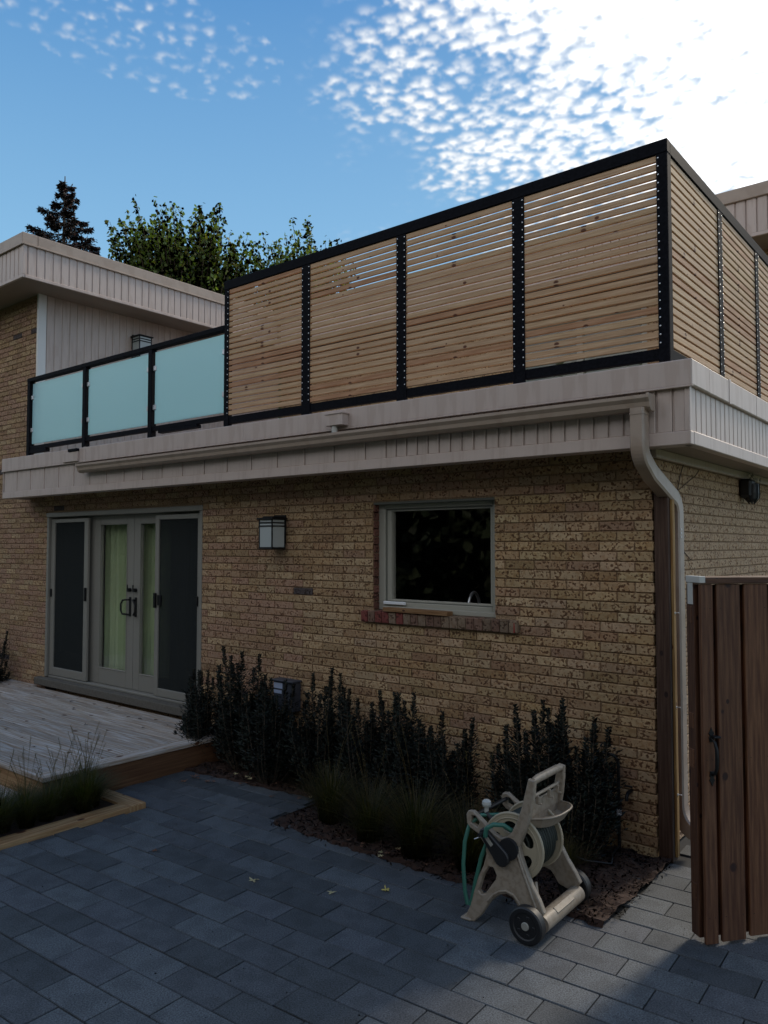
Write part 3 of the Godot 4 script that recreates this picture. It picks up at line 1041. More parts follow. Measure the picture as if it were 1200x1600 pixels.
func build_doors(h: Node3D) -> void:
	var b := B()
	b.box(Vector3(-7.753, 0.36, -0.16), Vector3(-7.705, 2.36, 0.004), 0.004)
	b.box(Vector3(-4.678, 0.36, -0.16), Vector3(-4.632, 2.36, 0.004), 0.004)
	b.box(Vector3(-7.76, 2.362, -0.16), Vector3(-4.622, 2.418, 0.012), 0.006)
	b.box(Vector3(-7.70, 0.352, -0.2), Vector3(-4.68, 0.378, -0.02), 0.004)
	var door := obj("patio_door", b, M.door_paint, h)
	var sl := B()
	sl.col = Color(0.75, 0.74, 0.72)
	sl.box(Vector3(-7.86, 0.262, -0.2), Vector3(-4.60, 0.351, 0.085), 0.008)
	obj("concrete_sill", sl, M.concrete, door)
	var parts: Array = [[-7.69, -6.83, 0.085, 0.085, 0.10, 0.045], [-5.475, -4.69, 0.065, 0.05, 0.085, 0.05]]
	for q: Array in parts:
		var f := B()
		rect_frame(f, q[0], q[1], 0.385, 2.335, -0.055, -0.025, q[2], q[3], q[4], q[5])
		var sp := obj("screen_panel", f, M.door_paint, door)
		obj("screen_mesh", bx(Vector3(q[0] + q[2] - 0.01, 0.385 + q[4] - 0.01, -0.043), Vector3(q[1] - q[3] + 0.01, 2.335 - q[5] + 0.01, -0.0415)), M.screen_mesh, sp)
		var hd := B()
		if q[0] < -6.0:
			hd.box(Vector3(-6.865, 1.34, -0.024), Vector3(-6.84, 1.50, 0.002), 0.004).box(Vector3(-7.668, 1.36, -0.024), Vector3(-7.65, 1.46, -0.005), 0.003)
		else:
			hd.box(Vector3(-5.462, 1.33, -0.024), Vector3(-5.432, 1.49, 0.004), 0.004).box(Vector3(-5.41, 1.36, -0.03), Vector3(-5.35, 1.47, -0.012), 0.003).box(Vector3(-4.735, 1.38, -0.024), Vector3(-4.715, 1.48, -0.005), 0.003)
		obj("pull", hd, M.iron, sp)
	# fixed glazed leaves behind the screens
	for q: Array in [[-7.70, -6.79], [-5.14, -4.68]]:
		var f := B()
		rect_frame(f, q[0], q[1], 0.38, 2.36, -0.145, -0.095, 0.13, 0.12, 0.3, 0.12)
		var fl := obj("fixed_leaf", f, M.door_paint, door)
		obj("pane", bx(Vector3(q[0] + 0.12, 0.67, -0.122), Vector3(q[1] - 0.11, 2.25, -0.118)), M.pane, fl)
	# the two french doors
	for q: Array in [[-6.785, -5.972], [-5.966, -5.145]]:
		var f := B()
		rect_frame(f, q[0], q[1], 0.382, 2.36, -0.14, -0.09, 0.12, 0.13, 0.185, 0.105)
		var beads := B()
		rect_frame(beads, q[0] + 0.112, q[1] - 0.122, 0.559, 2.263, -0.10, -0.083, 0.014, 0.014, 0.014, 0.014)
		var leaf := obj("french_door", f, M.door_paint, door)
		obj("glazing_bead", beads, M.door_paint, leaf)
		obj("pane", bx(Vector3(q[0] + 0.115, 0.56, -0.122), Vector3(q[1] - 0.125, 2.26, -0.118)), M.pane, leaf)
		var hx: float = q[1] - 0.055 if q[0] < -6.0 else q[0] + 0.05
		var sgn := -1.0 if q[0] < -6.0 else 1.0
		var hd := B()
		hd.box(Vector3(hx - 0.018, 1.20, -0.09), Vector3(hx + 0.018, 1.42, -0.078), 0.004)
		hd.tube(PackedVector3Array([Vector3(hx, 1.39, -0.075), Vector3(hx + sgn * 0.01, 1.39, -0.03), Vector3(hx + sgn * 0.05, 1.385, -0.02), Vector3(hx + sgn * 0.085, 1.34, -0.02), Vector3(hx + sgn * 0.085, 1.27, -0.02), Vector3(hx + sgn * 0.055, 1.23, -0.02), Vector3(hx, 1.22, -0.075)]), 0.011, 6)
		hd.tube(PackedVector3Array([Vector3(hx, 1.50, -0.09), Vector3(hx, 1.50, -0.05)]), 0.022, 10)
		hd.box(Vector3(hx - 0.006, 1.50, -0.052), Vector3(hx + 0.006, 1.56, -0.04), 0.002)
		obj("lever_handle", hd, M.iron, leaf)
	# hung curtains behind the french doors
	for q: Array in [[-6.75, -5.98, 0.5], [-5.97, -5.1, 2.0]]:
		var c := B()
		var n := 60
		for i in n:
			var x0: float = lerpf(q[0], q[1], float(i) / n)
			var x1: float = lerpf(q[0], q[1], float(i + 1) / n)
			var z0: float = -0.24 + 0.022 * sin(x0 * 52.0 + q[2]) + 0.012 * sin(x0 * 119.0)
			var z1: float = -0.24 + 0.022 * sin(x1 * 52.0 + q[2]) + 0.012 * sin(x1 * 119.0)
			var nn := Vector3(-(z1 - z0), 0, x1 - x0)
			c.quad(Vector3(x0, 0.45, z0), Vector3(x1, 0.45, z1), Vector3(x1, 2.4, z1), Vector3(x0, 2.4, z0), nn)
		obj("curtain", c, M.curtain, door)

# ---------------------------------------------------------------- railing and screen
func bolts_at(b: MB, pts: Array, nn: Vector3) -> void:
	var q := Quaternion(Vector3.UP, nn)
	for p: Vector3 in pts:
		b.xf = Transform3D(Basis(q), p)
		b.lathe([Vector2(0.0055, 0.0), Vector2(0.0055, 0.003), Vector2(0.003, 0.005), Vector2(0.0, 0.0052)], 6)
	b.xf = Transform3D()

func build_screen() -> void:
	var t := thing("privacy_screen", "tall black steel privacy screen with pale horizontal wood slats on the deck corner", "privacy screen")
	var posts := [[-4.126, -4.059], [-3.067, -2.963], [-1.996, -1.899], [-0.937, -0.839], [0.108, 0.1775]]
	var r := RandomNumberGenerator.new()
	r.seed = 9
	var y0 := 3.262
	var pt := 0.0541
	for i in 5:
		var q: Array = posts[i]
		var p := B()
		p.box(Vector3(q[0], 3.106, 0.149), Vector3(q[1], 4.50, 0.1555), 0.0015)
		if i < 4:
			p.box(Vector3((q[0] + q[1]) * 0.5 - 0.022, 3.107, 0.095), Vector3((q[0] + q[1]) * 0.5 + 0.022, 4.5, 0.1488), 0.002)
		else:
			p.box(Vector3(0.122, 3.107, 0.10), Vector3(0.1715, 4.50, 0.1488), 0.002)
			p.box(Vector3(0.172, 3.106, 0.085), Vector3(0.1785, 4.501, 0.1487), 0.0015)
		var po := obj("post", p, M.black_metal, t)
		var pts: Array = []
		for k in 23:
			var y := y0 + pt * k + 0.019
			if i > 0:
				pts.append(Vector3(q[0] + 0.013, y, 0.155))
			if i < 4:
				pts.append(Vector3(q[1] - 0.013, y, 0.155))
		var bo := B()
		bolts_at(bo, pts, Vector3.BACK)
		stuff(obj("bolts", bo, M.bolt, po))
	obj("top_rail", B().box(Vector3(-4.13, 4.497, 0.10), Vector3(0.181, 4.583, 0.159), 0.003), M.black_metal, t)
	for i in 4:
		obj("bottom_rail", bx(Vector3(posts[i][1] - 0.012, 3.178, 0.10), Vector3(posts[i + 1][0] + 0.012, 3.248, 0.148), 0.003), M.black_metal, t)
	# the return along the right side of the deck
	obj("top_rail", bx(Vector3(0.122, 4.498, -3.2), Vector3(0.1805, 4.582, 0.0995), 0.003), M.black_metal, t)
	var zs := [[0.085, 0.1487], [-1.035, -0.935], [-2.10, -2.0], [-3.16, -3.06]]
	for i in range(1, 4):
		var q: Array = zs[i]
		var p := B()
		p.box(Vector3(0.172, 3.106, q[0]), Vector3(0.1785, 4.498, q[1]), 0.0015)
		p.box(Vector3(0.122, 3.107, (q[0] + q[1]) * 0.5 - 0.022), Vector3(0.1718, 4.498, (q[0] + q[1]) * 0.5 + 0.022), 0.002)
		var po := obj("post", p, M.black_metal, t)
		var pts: Array = []
		for k in 23:
			var y := y0 + pt * k + 0.019
			pts.append(Vector3(0.178, y, q[0] + 0.013))
			if i < 3:
				pts.append(Vector3(0.178, y, q[1] - 0.013))
		var bo := B()
		bolts_at(bo, pts, Vector3.RIGHT)
		stuff(obj("bolts", bo, M.bolt, po))
		obj("bottom_rail", bx(Vector3(0.124, 3.178, q[1] - 0.012), Vector3(0.171, 3.248, zs[i - 1][0] + 0.012), 0.003), M.black_metal, t)
	# slats: a few lengths of board with different grain, shared
	var shapes: Array = []
	for k in 14:
		var m := B()
		m.us = Vector2(0.8, 3.0)
		m.uo = Vector2(r.randf(), r.randf())
		var f := r.randf_range(0.92, 1.04)
		m.col = Color(f, f * r.randf_range(0.97, 1.0), f * r.randf_range(0.93, 1.0))
		if k == 3:
			m.col = Color(0.82, 0.66, 0.58)
		m.box(Vector3(-0.5, 0, -0.019), Vector3(0.5, 0.0405, 0), 0.0025)
		shapes.append(m.mesh())
	for i in 4:
		var l: float = posts[i + 1][0] - posts[i][1] + 0.06
		var xm: float = (posts[i + 1][0] + posts[i][1]) * 0.5
		for k in 23:
			var o := obj("slat", shapes[r.randi() % 14], M.pale_softwood, t)
			o.position = Vector3(xm, y0 + pt * k + r.randf_range(-0.001, 0.001), 0.1485)
			o.rotation.z = r.randf_range(-0.0012, 0.0012)
			o.scale.x = l
	for i in 3:
		var l: float = zs[i][0] - zs[i + 1][1] + 0.06
		var zm: float = (zs[i][0] + zs[i + 1][1]) * 0.5
		for k in 23:
			var o := obj("slat", shapes[r.randi() % 14], M.pale_softwood, t)
			o.position = Vector3(0.1712, y0 + pt * k + r.randf_range(-0.001, 0.001), zm)
			o.rotation.y = PI / 2
			o.scale.x = l

func build_railing() -> void:
	var t := thing("glass_railing", "black metal deck railing with three frosted teal glass panels", "railing")
	var ps := [[-8.03, -7.96], [-6.70, -6.632], [-5.385, -5.317], [-4.126, -4.059]]
	obj("top_rail", bx(Vector3(-8.035, 4.105, 0.085), Vector3(-4.129, 4.155, 0.157), 0.004), M.black_metal, t)
	obj("bottom_rail", bx(Vector3(-7.97, 3.225, 0.10), Vector3(-4.129, 3.275, 0.145), 0.003), M.black_metal, t)
	obj("mounting_plate", B().box(Vector3(-7.96, 3.18, 0.09), Vector3(-7.55, 3.224, 0.15), 0.002), M.black_metal, t)
	for i in 3:
		var p := B()
		p.box(Vector3(ps[i][0], 3.106, 0.09), Vector3(ps[i][1], 4.104, 0.156), 0.004)
		p.box(Vector3(ps[i][0] - 0.03, 3.1055, 0.06), Vector3(ps[i][1] + 0.03, 3.113, 0.18), 0.002)
		obj("post", p, M.black_metal, t)
		var x0: float = ps[i][1] + 0.022
		var x1: float = ps[i + 1][0] - 0.022
		var pane := obj("glass_panel", bx(Vector3(x0, 3.30, 0.118), Vector3(x1, 4.075, 0.128), 0.002), M.frosted_glass, t)
		for y: float in [3.48, 3.90]:
			for s: int in [0, 1]:
				var xx: float = x0 - 0.024 if s == 0 else x1 - 0.028
				obj("clamp", B().box(Vector3(xx, y - 0.028, 0.108), Vector3(xx + 0.052, y + 0.028, 0.140), 0.006), M.clamp_metal, pane)
	var lip := bx(Vector3(-5.2, 3.19, 0.09), Vector3(-4.55, 3.224, 0.152), 0.002)
	obj("mounting_plate", lip, M.black_metal, t)

# ---------------------------------------------------------------- lamps
func lantern(label: String, at: Vector3, turn: float, sc: float, group: String) -> void:
	var t := thing("wall_lantern", label, "wall lamp", at, turn, group)
	t.scale = Vector3.ONE * sc
	obj("back_plate", bx(Vector3(-0.075, -0.10, 0.0), Vector3(0.075, 0.165, 0.02), 0.004), M.iron, t)
	var c := B()
	for sx: float in [-0.09, 0.078]:
		for sz: float in [0.025, 0.183]:
			c.box(Vector3(sx, -0.13, sz), Vector3(sx + 0.012, 0.12, sz + 0.012), 0.002)
	for y: float in [-0.142, 0.055, 0.085]:
		rect_ring(c, y, 0.012)
	obj("cage", c, M.iron, t)
	obj("cap", B().box(Vector3(-0.105, 0.121, 0.012), Vector3(0.105, 0.137, 0.21), 0.004).box(Vector3(-0.07, 0.138, 0.0), Vector3(0.07, 0.15, 0.17), 0.004), M.iron, t)
	obj("base", B().box(Vector3(-0.095, -0.150, 0.02), Vector3(0.095, -0.143, 0.2), 0.002), M.iron, t)
	obj("glass_shade", B().box(Vector3(-0.083, -0.138, 0.031), Vector3(0.083, 0.118, 0.189), 0.001), M.lamp_glass, t)

func rect_ring(c: MB, y: float, hgt: float) -> void:
	c.box(Vector3(-0.0905, y, 0.1835), Vector3(0.0905, y + hgt, 0.1955), 0.002)
	c.box(Vector3(-0.0905, y, 0.0245), Vector3(0.0905, y + hgt, 0.0365), 0.002)
	c.box(Vector3(-0.091, y + 0.0005, 0.037), Vector3(-0.0785, y + hgt - 0.0005, 0.183), 0.002)
	c.box(Vector3(0.0785, y + 0.0005, 0.037), Vector3(0.091, y + hgt - 0.0005, 0.183), 0.002)

func build_lamps() -> void:
	lantern("square black wall lantern with pale glass on the brick between patio door and window", Vector3(-3.475, 2.12, 0.003), 0.0, 1.0, "")
	lantern("black wall lantern on the upper beige cladding behind the glass railing", Vector3(-8.066, 4.87, -1.47), PI / 2, 1.15, "")
	var t := thing("bulkhead_light", "old dark bulkhead light hung with a cobwebby nest under the side soffit", "wall lamp", Vector3(0.004, 2.47, -2.12), PI / 2)
	obj("housing", B().box(Vector3(-0.09, -0.06, 0.0), Vector3(0.07, 0.10, 0.10), 0.02), M.black_plastic, t)
	var gl := B()
	gl.xf = Transform3D(Basis(Vector3.RIGHT, PI), Vector3(-0.02, -0.02, 0.085))
	gl.lathe([Vector2(0.055, -0.08), Vector2(0.058, 0.0), Vector2(0.052, 0.05), Vector2(0.03, 0.075), Vector2(0.0, 0.085)], 14)
	obj("shade", gl, M.black_plastic, t)
	var cage := B()
	for i in 6:
		var a := TAU * i / 6.0
		cage.tube(PackedVector3Array([Vector3(-0.02 + 0.062 * cos(a), 0.06, 0.085 + 0.062 * sin(a)), Vector3(-0.02 + 0.062 * cos(a), -0.06, 0.085 + 0.062 * sin(a)), Vector3(-0.02 + 0.02 * cos(a), -0.112, 0.085 + 0.02 * sin(a))]), 0.004, 4)
	obj("cage", cage, M.iron, t)
	var nest := B()
	var r := RandomNumberGenerator.new()
	r.seed = 31
	for i in 260:
		var p := Vector3(0.06 + r.randfn() * 0.035, 0.06 + r.randfn() * 0.05, 0.06 + r.randfn() * 0.04)
		var d := Vector3(r.randfn(), r.randfn() - 0.4, r.randfn()).normalized() * 0.06
		nest.leaf(p, d, d.cross(Vector3.UP).normalized() * 0.0025, Vector3.BACK, Color(0.05, 0.04, 0.03))
	stuff(obj("nest_twigs", nest, M.dry_leaf, t))

# ---------------------------------------------------------------- gate and post
func build_gate() -> void:
	# local: x along the gate from its latch edge, z towards the yard
	var t := thing("wooden_gate", "brown stained board gate standing half open beside the house", "gate", Vector3(0.561, 0.0, 0.93), atan2(0.777, 0.63))
	var r := RandomNumberGenerator.new()
	r.seed = 51
	var edges := [[0.0, 0.072, 0.012], [0.092, 0.228, 0.018], [0.252, 0.39, 0.03], [0.412, 0.55, 0.024], [0.572, 0.71, 0.02], [0.732, 0.87, 0.028], [0.892, 1.03, 0.02]]
	for e: Array in edges:
		var m := B()
		m.us = Vector2(0.7, 2.4)
		m.uo = Vector2(r.randf(), r.randf())
		var f := r.randf_range(0.8, 1.1)
		m.col = Color(f, f * 0.97, f * 0.95)
		m.box(Vector3(e[0], e[2], 0.0), Vector3(e[1], 1.805, 0.019), 0.003)
		obj("board", m, M.stained_wood, t)
		var n := B()
		for y: float in [0.14, 0.92, 1.68]:
			for x: float in [e[0] + 0.02, e[1] - 0.02]:
				n.box(Vector3(x, y, 0.0185), Vector3(x + 0.004, y + 0.004, 0.020))
		stuff(obj("nails", n, M.iron, t))
	for e: Array in [[0.04, 0.13], [0.20, 0.28], [0.36, 0.44], [0.52, 0.60], [0.68, 0.76], [0.84, 0.92]]:
		var m := B()
		m.us = Vector2(0.7, 2.4)
		m.uo = Vector2(r.randf(), r.randf())
		m.col = Color(0.55, 0.52, 0.5)
		m.box(Vector3(e[0], 0.03, -0.042), Vector3(e[1], 1.80, -0.0235), 0.003)
		obj("backing_board", m, M.stained_wood, t)
	var fr := B()
	fr.col = Color(0.6, 0.55, 0.52)
	fr.box(Vector3(-0.008, 0.028, -0.092), Vector3(0.034, 1.803, -0.024), 0.003)
	obj("stile", fr, M.stained_wood, t)
	fr = B()
	fr.col = Color(0.6, 0.55, 0.52)
	fr.box(Vector3(1.0, 0.028, -0.082), Vector3(1.036, 1.803, -0.001), 0.003)
	obj("stile", fr, M.stained_wood, t)
	for q: Array in [[1.065, 1.145], [0.865, 0.962], [0.2, 0.29], [1.60, 1.69]]:
		var rl := B()
		rl.col = Color(1.5, 1.35, 1.2) if q[0] > 0.5 and q[0] < 1.5 else Color(0.7, 0.66, 0.6)
		rl.box(Vector3(-0.0105, q[0], -0.088), Vector3(1.0, q[1], -0.0425), 0.003)
		obj("rail", rl, M.stained_wood, t)
	var cp := B()
	cp.col = Color(0.62, 0.58, 0.55)
	cp.uo = Vector2(0.3, 0.2)
	cp.box(Vector3(-0.01, 1.807, -0.09), Vector3(1.04, 1.842, 0.03), 0.004)
	obj("top_cap", cp, M.stained_wood, t)
	obj("corner_bracket", B().box(Vector3(-0.013, 1.812, -0.088), Vector3(0.022, 1.846, 0.032), 0.002).box(Vector3(-0.0115, 1.70, -0.075), Vector3(-0.0082, 1.811, -0.03), 0.001), M.galvanised, t)
	# forged pull: two finials and a bowed grip
	var hd := B()
	for s: float in [1.0, -1.0]:
		var y0 := 0.938 + s * 0.085
		var out := PackedVector2Array([Vector2(0.036, y0 - 0.012 * s), Vector2(0.058, y0 - 0.012 * s), Vector2(0.061, y0 + 0.012 * s), Vector2(0.054, y0 + 0.02 * s), Vector2(0.063, y0 + 0.032 * s), Vector2(0.056, y0 + 0.042 * s), Vector2(0.047, y0 + 0.062 * s), Vector2(0.038, y0 + 0.042 * s), Vector2(0.031, y0 + 0.032 * s), Vector2(0.040, y0 + 0.02 * s), Vector2(0.033, y0 + 0.012 * s)])
		hd.prism(out, 0.0195, 0.0245, 0.0012)
	hd.tube(PackedVector3Array([Vector3(0.047, 1.03, 0.022), Vector3(0.047, 1.015, 0.05), Vector3(0.047, 0.98, 0.064), Vector3(0.047, 0.935, 0.066), Vector3(0.047, 0.89, 0.062), Vector3(0.047, 0.86, 0.048), Vector3(0.047, 0.846, 0.022)]), [0.006, 0.007, 0.009, 0.010, 0.009, 0.007, 0.006], 8)
	hd.box(Vector3(0.04, 1.036, 0.0245), Vector3(0.078, 1.046, 0.06), 0.003)
	obj("gate_pull", hd, M.iron, t)
	var hp := thing("hinge_post", "brown square wood post carrying the hinges of the open gate", "post", Vector3(1.30, 0, 0.10))
	obj("timber_post", bx(Vector3(-0.05, 0, -0.05), Vector3(0.05, 1.9, 0.05), 0.005), M.dark_post_wood, hp)
	for y: float in [0.25, 1.6]:
		obj("hinge", bx(Vector3(-0.13, y, 0.02), Vector3(-0.0505, y + 0.05, 0.028), 0.002), M.iron, hp)
	var p := thing("gate_post", "dark brown square wood post against the house corner", "post", Vector3(0.052, 0, -0.045))
	var pm := B()
	pm.us = Vector2(0.6, 2.5)
	pm.box(Vector3(-0.045, 0, -0.045), Vector3(0.045, 2.36, 0.049), 0.004)
	obj("timber_post", pm, M.dark_post_wood, p)
	var st := B()
	st.col = Color(0.9, 0.86, 0.62)
	st.us = Vector2(0.6, 2.0)
	st.box(Vector3(0.0455, 0.03, -0.028), Vector3(0.062, 2.30, 0.012), 0.002)
	obj("stop_strip", st, M.timber, p)
	var sc := B()
	for y: float in [1.57, 0.97, 0.42]:
		sc.tube(PackedVector3Array([Vector3(0.061, y, -0.005), Vector3(0.088, y + 0.002, -0.003)]), 0.004, 6)
		sc.tube(PackedVector3Array([Vector3(0.062, y, -0.005), Vector3(0.064, y, -0.005)]), 0.009, 8)
	obj("screw", sc, M.bolt, p)

# ---------------------------------------------------------------- ground
func build_ground() -> void:
	var g := B()
	g.box(Vector3(-90, -0.4, -70), Vector3(70, -0.075, 90))
	struct("ground", g, M.lawn)
	struct("patio_base", bx(Vector3(-6.0, -0.072, -6.0), Vector3(2.6, -0.012, 7.0)), M.joint_sand)
	var pat: MeshInstance3D = get_node("patio_base")
	pat.name = "patio"
	# pavers in running bond, turned a little against the wall
	var sl := -0.045
	var ang := atan(-sl)
	var basis := Basis(Vector3.UP, ang)
	var r := RandomNumberGenerator.new()
	r.seed = 61
	var jobs: Array = []
	for row in range(-40, 34):
		for k in range(-18, 8):
			var off := 0.315 if posmod(row, 2) == 0 else 0.13
			var local := Vector3(off + 0.3725 * k, 0, 1.30 + 0.1855 * row)
			var ce := basis * Vector3(local.x + 0.186, 0, local.z - 1.30 + 0.093) + Vector3(0, 0, 1.30)
			if ce.x < -5.8 or ce.x > 2.45 or ce.z < -4.6 or ce.z > 6.6:
				continue
			# keep off the house, the planting bed, the deck and the planter
			if ce.x < 0.16 and ce.z < 0.06:
				continue
			var in_bed := ce.x > -4.1 and ce.x < 0.0 and ce.z < (1.02 if ce.x > -2.4 else 0.42)
			if in_bed:
				continue
			if ce.x < -4.05 and ce.z < 2.1:
				continue
			if ce.x < -3.56 and ce.z > 1.45:
				continue
			jobs.append([ce, r.randi() % 3, r.randf(), r.randf(), r.randf()])
	jobs.sort_custom(func(a: Array, b: Array) -> bool: return rank_of(a[0]) < rank_of(b[0]))
	var shapes: Array = []
	for k in 3:
		shapes.append(B().box(Vector3(-0.1829, -0.05, -0.0896), Vector3(0.1829, 0, 0.0896), 0.0022 + 0.0008 * k))
	var tones: Array = []
	for k in 8:
		var f := 0.080 + 0.0085 * k
		tones.append(Color(f * 0.92, f * 0.99, f * 1.09))
	var meshes := {}
	var rest := B()
	for i in jobs.size():
		var q: Array = jobs[i]
		var tn := int(q[2] * 7.99)
		var tf := Transform3D(basis.rotated(Vector3.RIGHT, (q[3] - 0.5) * 0.010).rotated(Vector3.BACK, (q[4] - 0.5) * 0.006), q[0] + Vector3(0, (q[4] - 0.5) * 0.004, 0))
		if i < 300:
			var key: int = q[1] * 10 + tn
			if not meshes.has(key):
				var m := B()
				m.add(shapes[q[1]], Transform3D(), tones[tn])
				meshes[key] = m.mesh()
			obj("paver", meshes[key], M.paver, pat).transform = tf
		else:
			rest.add(shapes[q[1]], tf, tones[tn])
	stuff(obj("far_pavers", rest, M.paver, pat))

func rank_of(p: Vector3) -> float:
	var v := get_viewport_point(p)
	var d := p.distance_to(eye)
	return d if v.x > -0.08 and v.x < 1.08 and v.y > 0.0 and v.y < 1.1 else d + 50.0

func in_bed_area(p: Vector3) -> bool:
	return p.x > -4.0 and p.x < 0.09 and p.z > 0.02 and p.z < bed_edge(p.x)

func bed_edge(x: float) -> float:
	if x < -2.42:
		return lerpf(0.68, 0.50, (x + 4.0) / 1.58) + 0.012 * sin(x * 31.0)
	return lerpf(1.13, 1.085, (x + 2.42) / 2.5) + 0.012 * sin(x * 27.0) + 0.01 * sin(x * 61.0)

func build_bed() -> void:
	var n := noise(1.6, 4, 19)
	var b := B()
	var nx := 110
	var nz := 34
	var pts: Array = []
	for i in nx + 1:
		var x := lerpf(-3.99, 0.09, float(i) / nx)
		var line := PackedVector3Array()
		var ze := bed_edge(x)
		for j in nz + 1:
			var f := float(j) / nz
			var z := lerpf(0.005, ze, f)
			var y := 0.018 + 0.03 * n.get_noise_2d(x * 2.0, z * 2.0) + 0.018 * n.get_noise_2d(x * 9.0, z * 9.0)
			if j == nz:
				y = -0.02
			line.append(Vector3(x, y, z))
		pts.append(line)
	for i in nx:
		for j in nz:
			var a: Vector3 = pts[i][j]
			var c: Vector3 = pts[i + 1][j]
			var d: Vector3 = pts[i + 1][j + 1]
			var e: Vector3 = pts[i][j + 1]
			var nn := (e - a).cross(c - a).normalized()
			b.quad(a, c, d, e, nn if nn.y > 0 else -nn)
	struct("planting_bed", b, M.mulch)
	# shreds of bark over the bed
	var r := RandomNumberGenerator.new()
	r.seed = 71
	var ch := B()
	for i in 9000:
		var x := r.randf_range(-3.98, 0.13)
		var z := r.randf_range(0.02, 1.18)
		if z > bed_edge(minf(x, 0.09)) + 0.03 * r.randf() * r.randf():
			continue
		var y := 0.022 + 0.03 * n.get_noise_2d(x * 2.0, z * 2.0) + 0.018 * n.get_noise_2d(x * 9.0, z * 9.0)
		if z > bed_edge(minf(x, 0.09)) - 0.03:
			y = maxf(y * 0.4, 0.004)
		var f := r.randf_range(0.45, 1.3)
		var l := r.randf_range(0.012, 0.045)
		var w := r.randf_range(0.002, 0.006)
		var dir := Vector3(r.randfn(), r.randfn() * 0.35, r.randfn()).normalized()
		var sd := dir.cross(Vector3.UP).normalized()
		var up := sd.cross(dir).normalized()
		ch.leaf(Vector3(x, y + 0.004, z), dir * l, sd * w, up, Color(0.075 * f, 0.038 * f, 0.024 * f))
	var o := obj("bark_mulch", ch, M.mulch_chip)
	stuff(o)
	tag(o, "shredded reddish brown bark mulch covering the planting bed", "mulch")

func plank(lo: Vector3, hi: Vector3, r: RandomNumberGenerator, spread := 0.12, us := Vector2(0.5, 2.2)) -> MB:
	var m := B()
	m.us = us
	m.uo = Vector2(r.randf(), r.randf())
	var f := r.randf_range(1.0 - spread, 1.0 + spread * 0.5)
	m.col = Color(f, f, f)
	return m.box(lo, hi, 0.004)

func build_deck() -> void:
	var r := RandomNumberGenerator.new()
	r.seed = 81
	var t := thing("wooden_deck", "low weathered grey wood deck in front of the patio door", "deck")
	var z := 0.09
	while z < 1.95:
		obj("deck_board", plank(Vector3(-9.6, 0.198, z), Vector3(-4.125, 0.236 + r.randf_range(-0.001, 0.001), minf(z + 0.1335, 1.955)), r, 0.26), M.weathered_deck, t)
		z += 0.1435
	obj("border_board", plank(Vector3(-4.12, 0.199, 0.02), Vector3(-3.975, 0.2375, 1.99), r), M.weathered_deck, t)
	obj("border_board", plank(Vector3(-9.6, 0.199, 1.958), Vector3(-4.124, 0.237, 1.992), r), M.weathered_deck, t)
	obj("border_board", plank(Vector3(-9.6, 0.199, 0.015), Vector3(-7.9, 0.236, 0.088), r), M.weathered_deck, t)
	var f1 := B()
	f1.us = Vector2(0.5, 2.2)
	f1.col = Color(0.30, 0.22, 0.18)
	f1.box(Vector3(-4.01, -0.03, 0.02), Vector3(-3.985, 0.196, 1.975), 0.004)
	obj("skirt_board", f1, M.timber, t)
	obj("skirt_board", plank(Vector3(-9.6, -0.03, 1.95), Vector3(-4.012, 0.197, 1.976), r), M.timber, t)
	obj("frame", B().box(Vector3(-9.6, 0.0, 0.03), Vector3(-4.02, 0.19, 1.94)), M.dark_post_wood, t)
	var s := thing("deck_step", "wide pale wood step below the front edge of the deck", "step")
	for k in 5:
		obj("step_board", plank(Vector3(-9.6, 0.02, 1.985 + k * 0.142), Vector3(-4.30, 0.058, 1.985 + k * 0.142 + 0.137), r, 0.08), M.weathered_deck, s)
	obj("frame", bx(Vector3(-9.58, -0.06, 1.99), Vector3(-4.32, 0.018, 2.66)), M.dark_post_wood, s)
	var e := thing("timber_edging", "light timber edging of the grass strip beside the deck", "edging")
	obj("long_timber", plank(Vector3(-3.56, -0.05, 1.60), Vector3(-3.42, 0.035, 4.4), r, 0.05), M.timber, e)
	obj("end_timber", plank(Vector3(-3.98, -0.05, 1.455), Vector3(-3.42, 0.036, 1.598), r, 0.05), M.timber, e)
	struct("planter_soil", bx(Vector3(-4.30, -0.06, 1.60), Vector3(-3.565, 0.015, 4.4)), M.mulch)

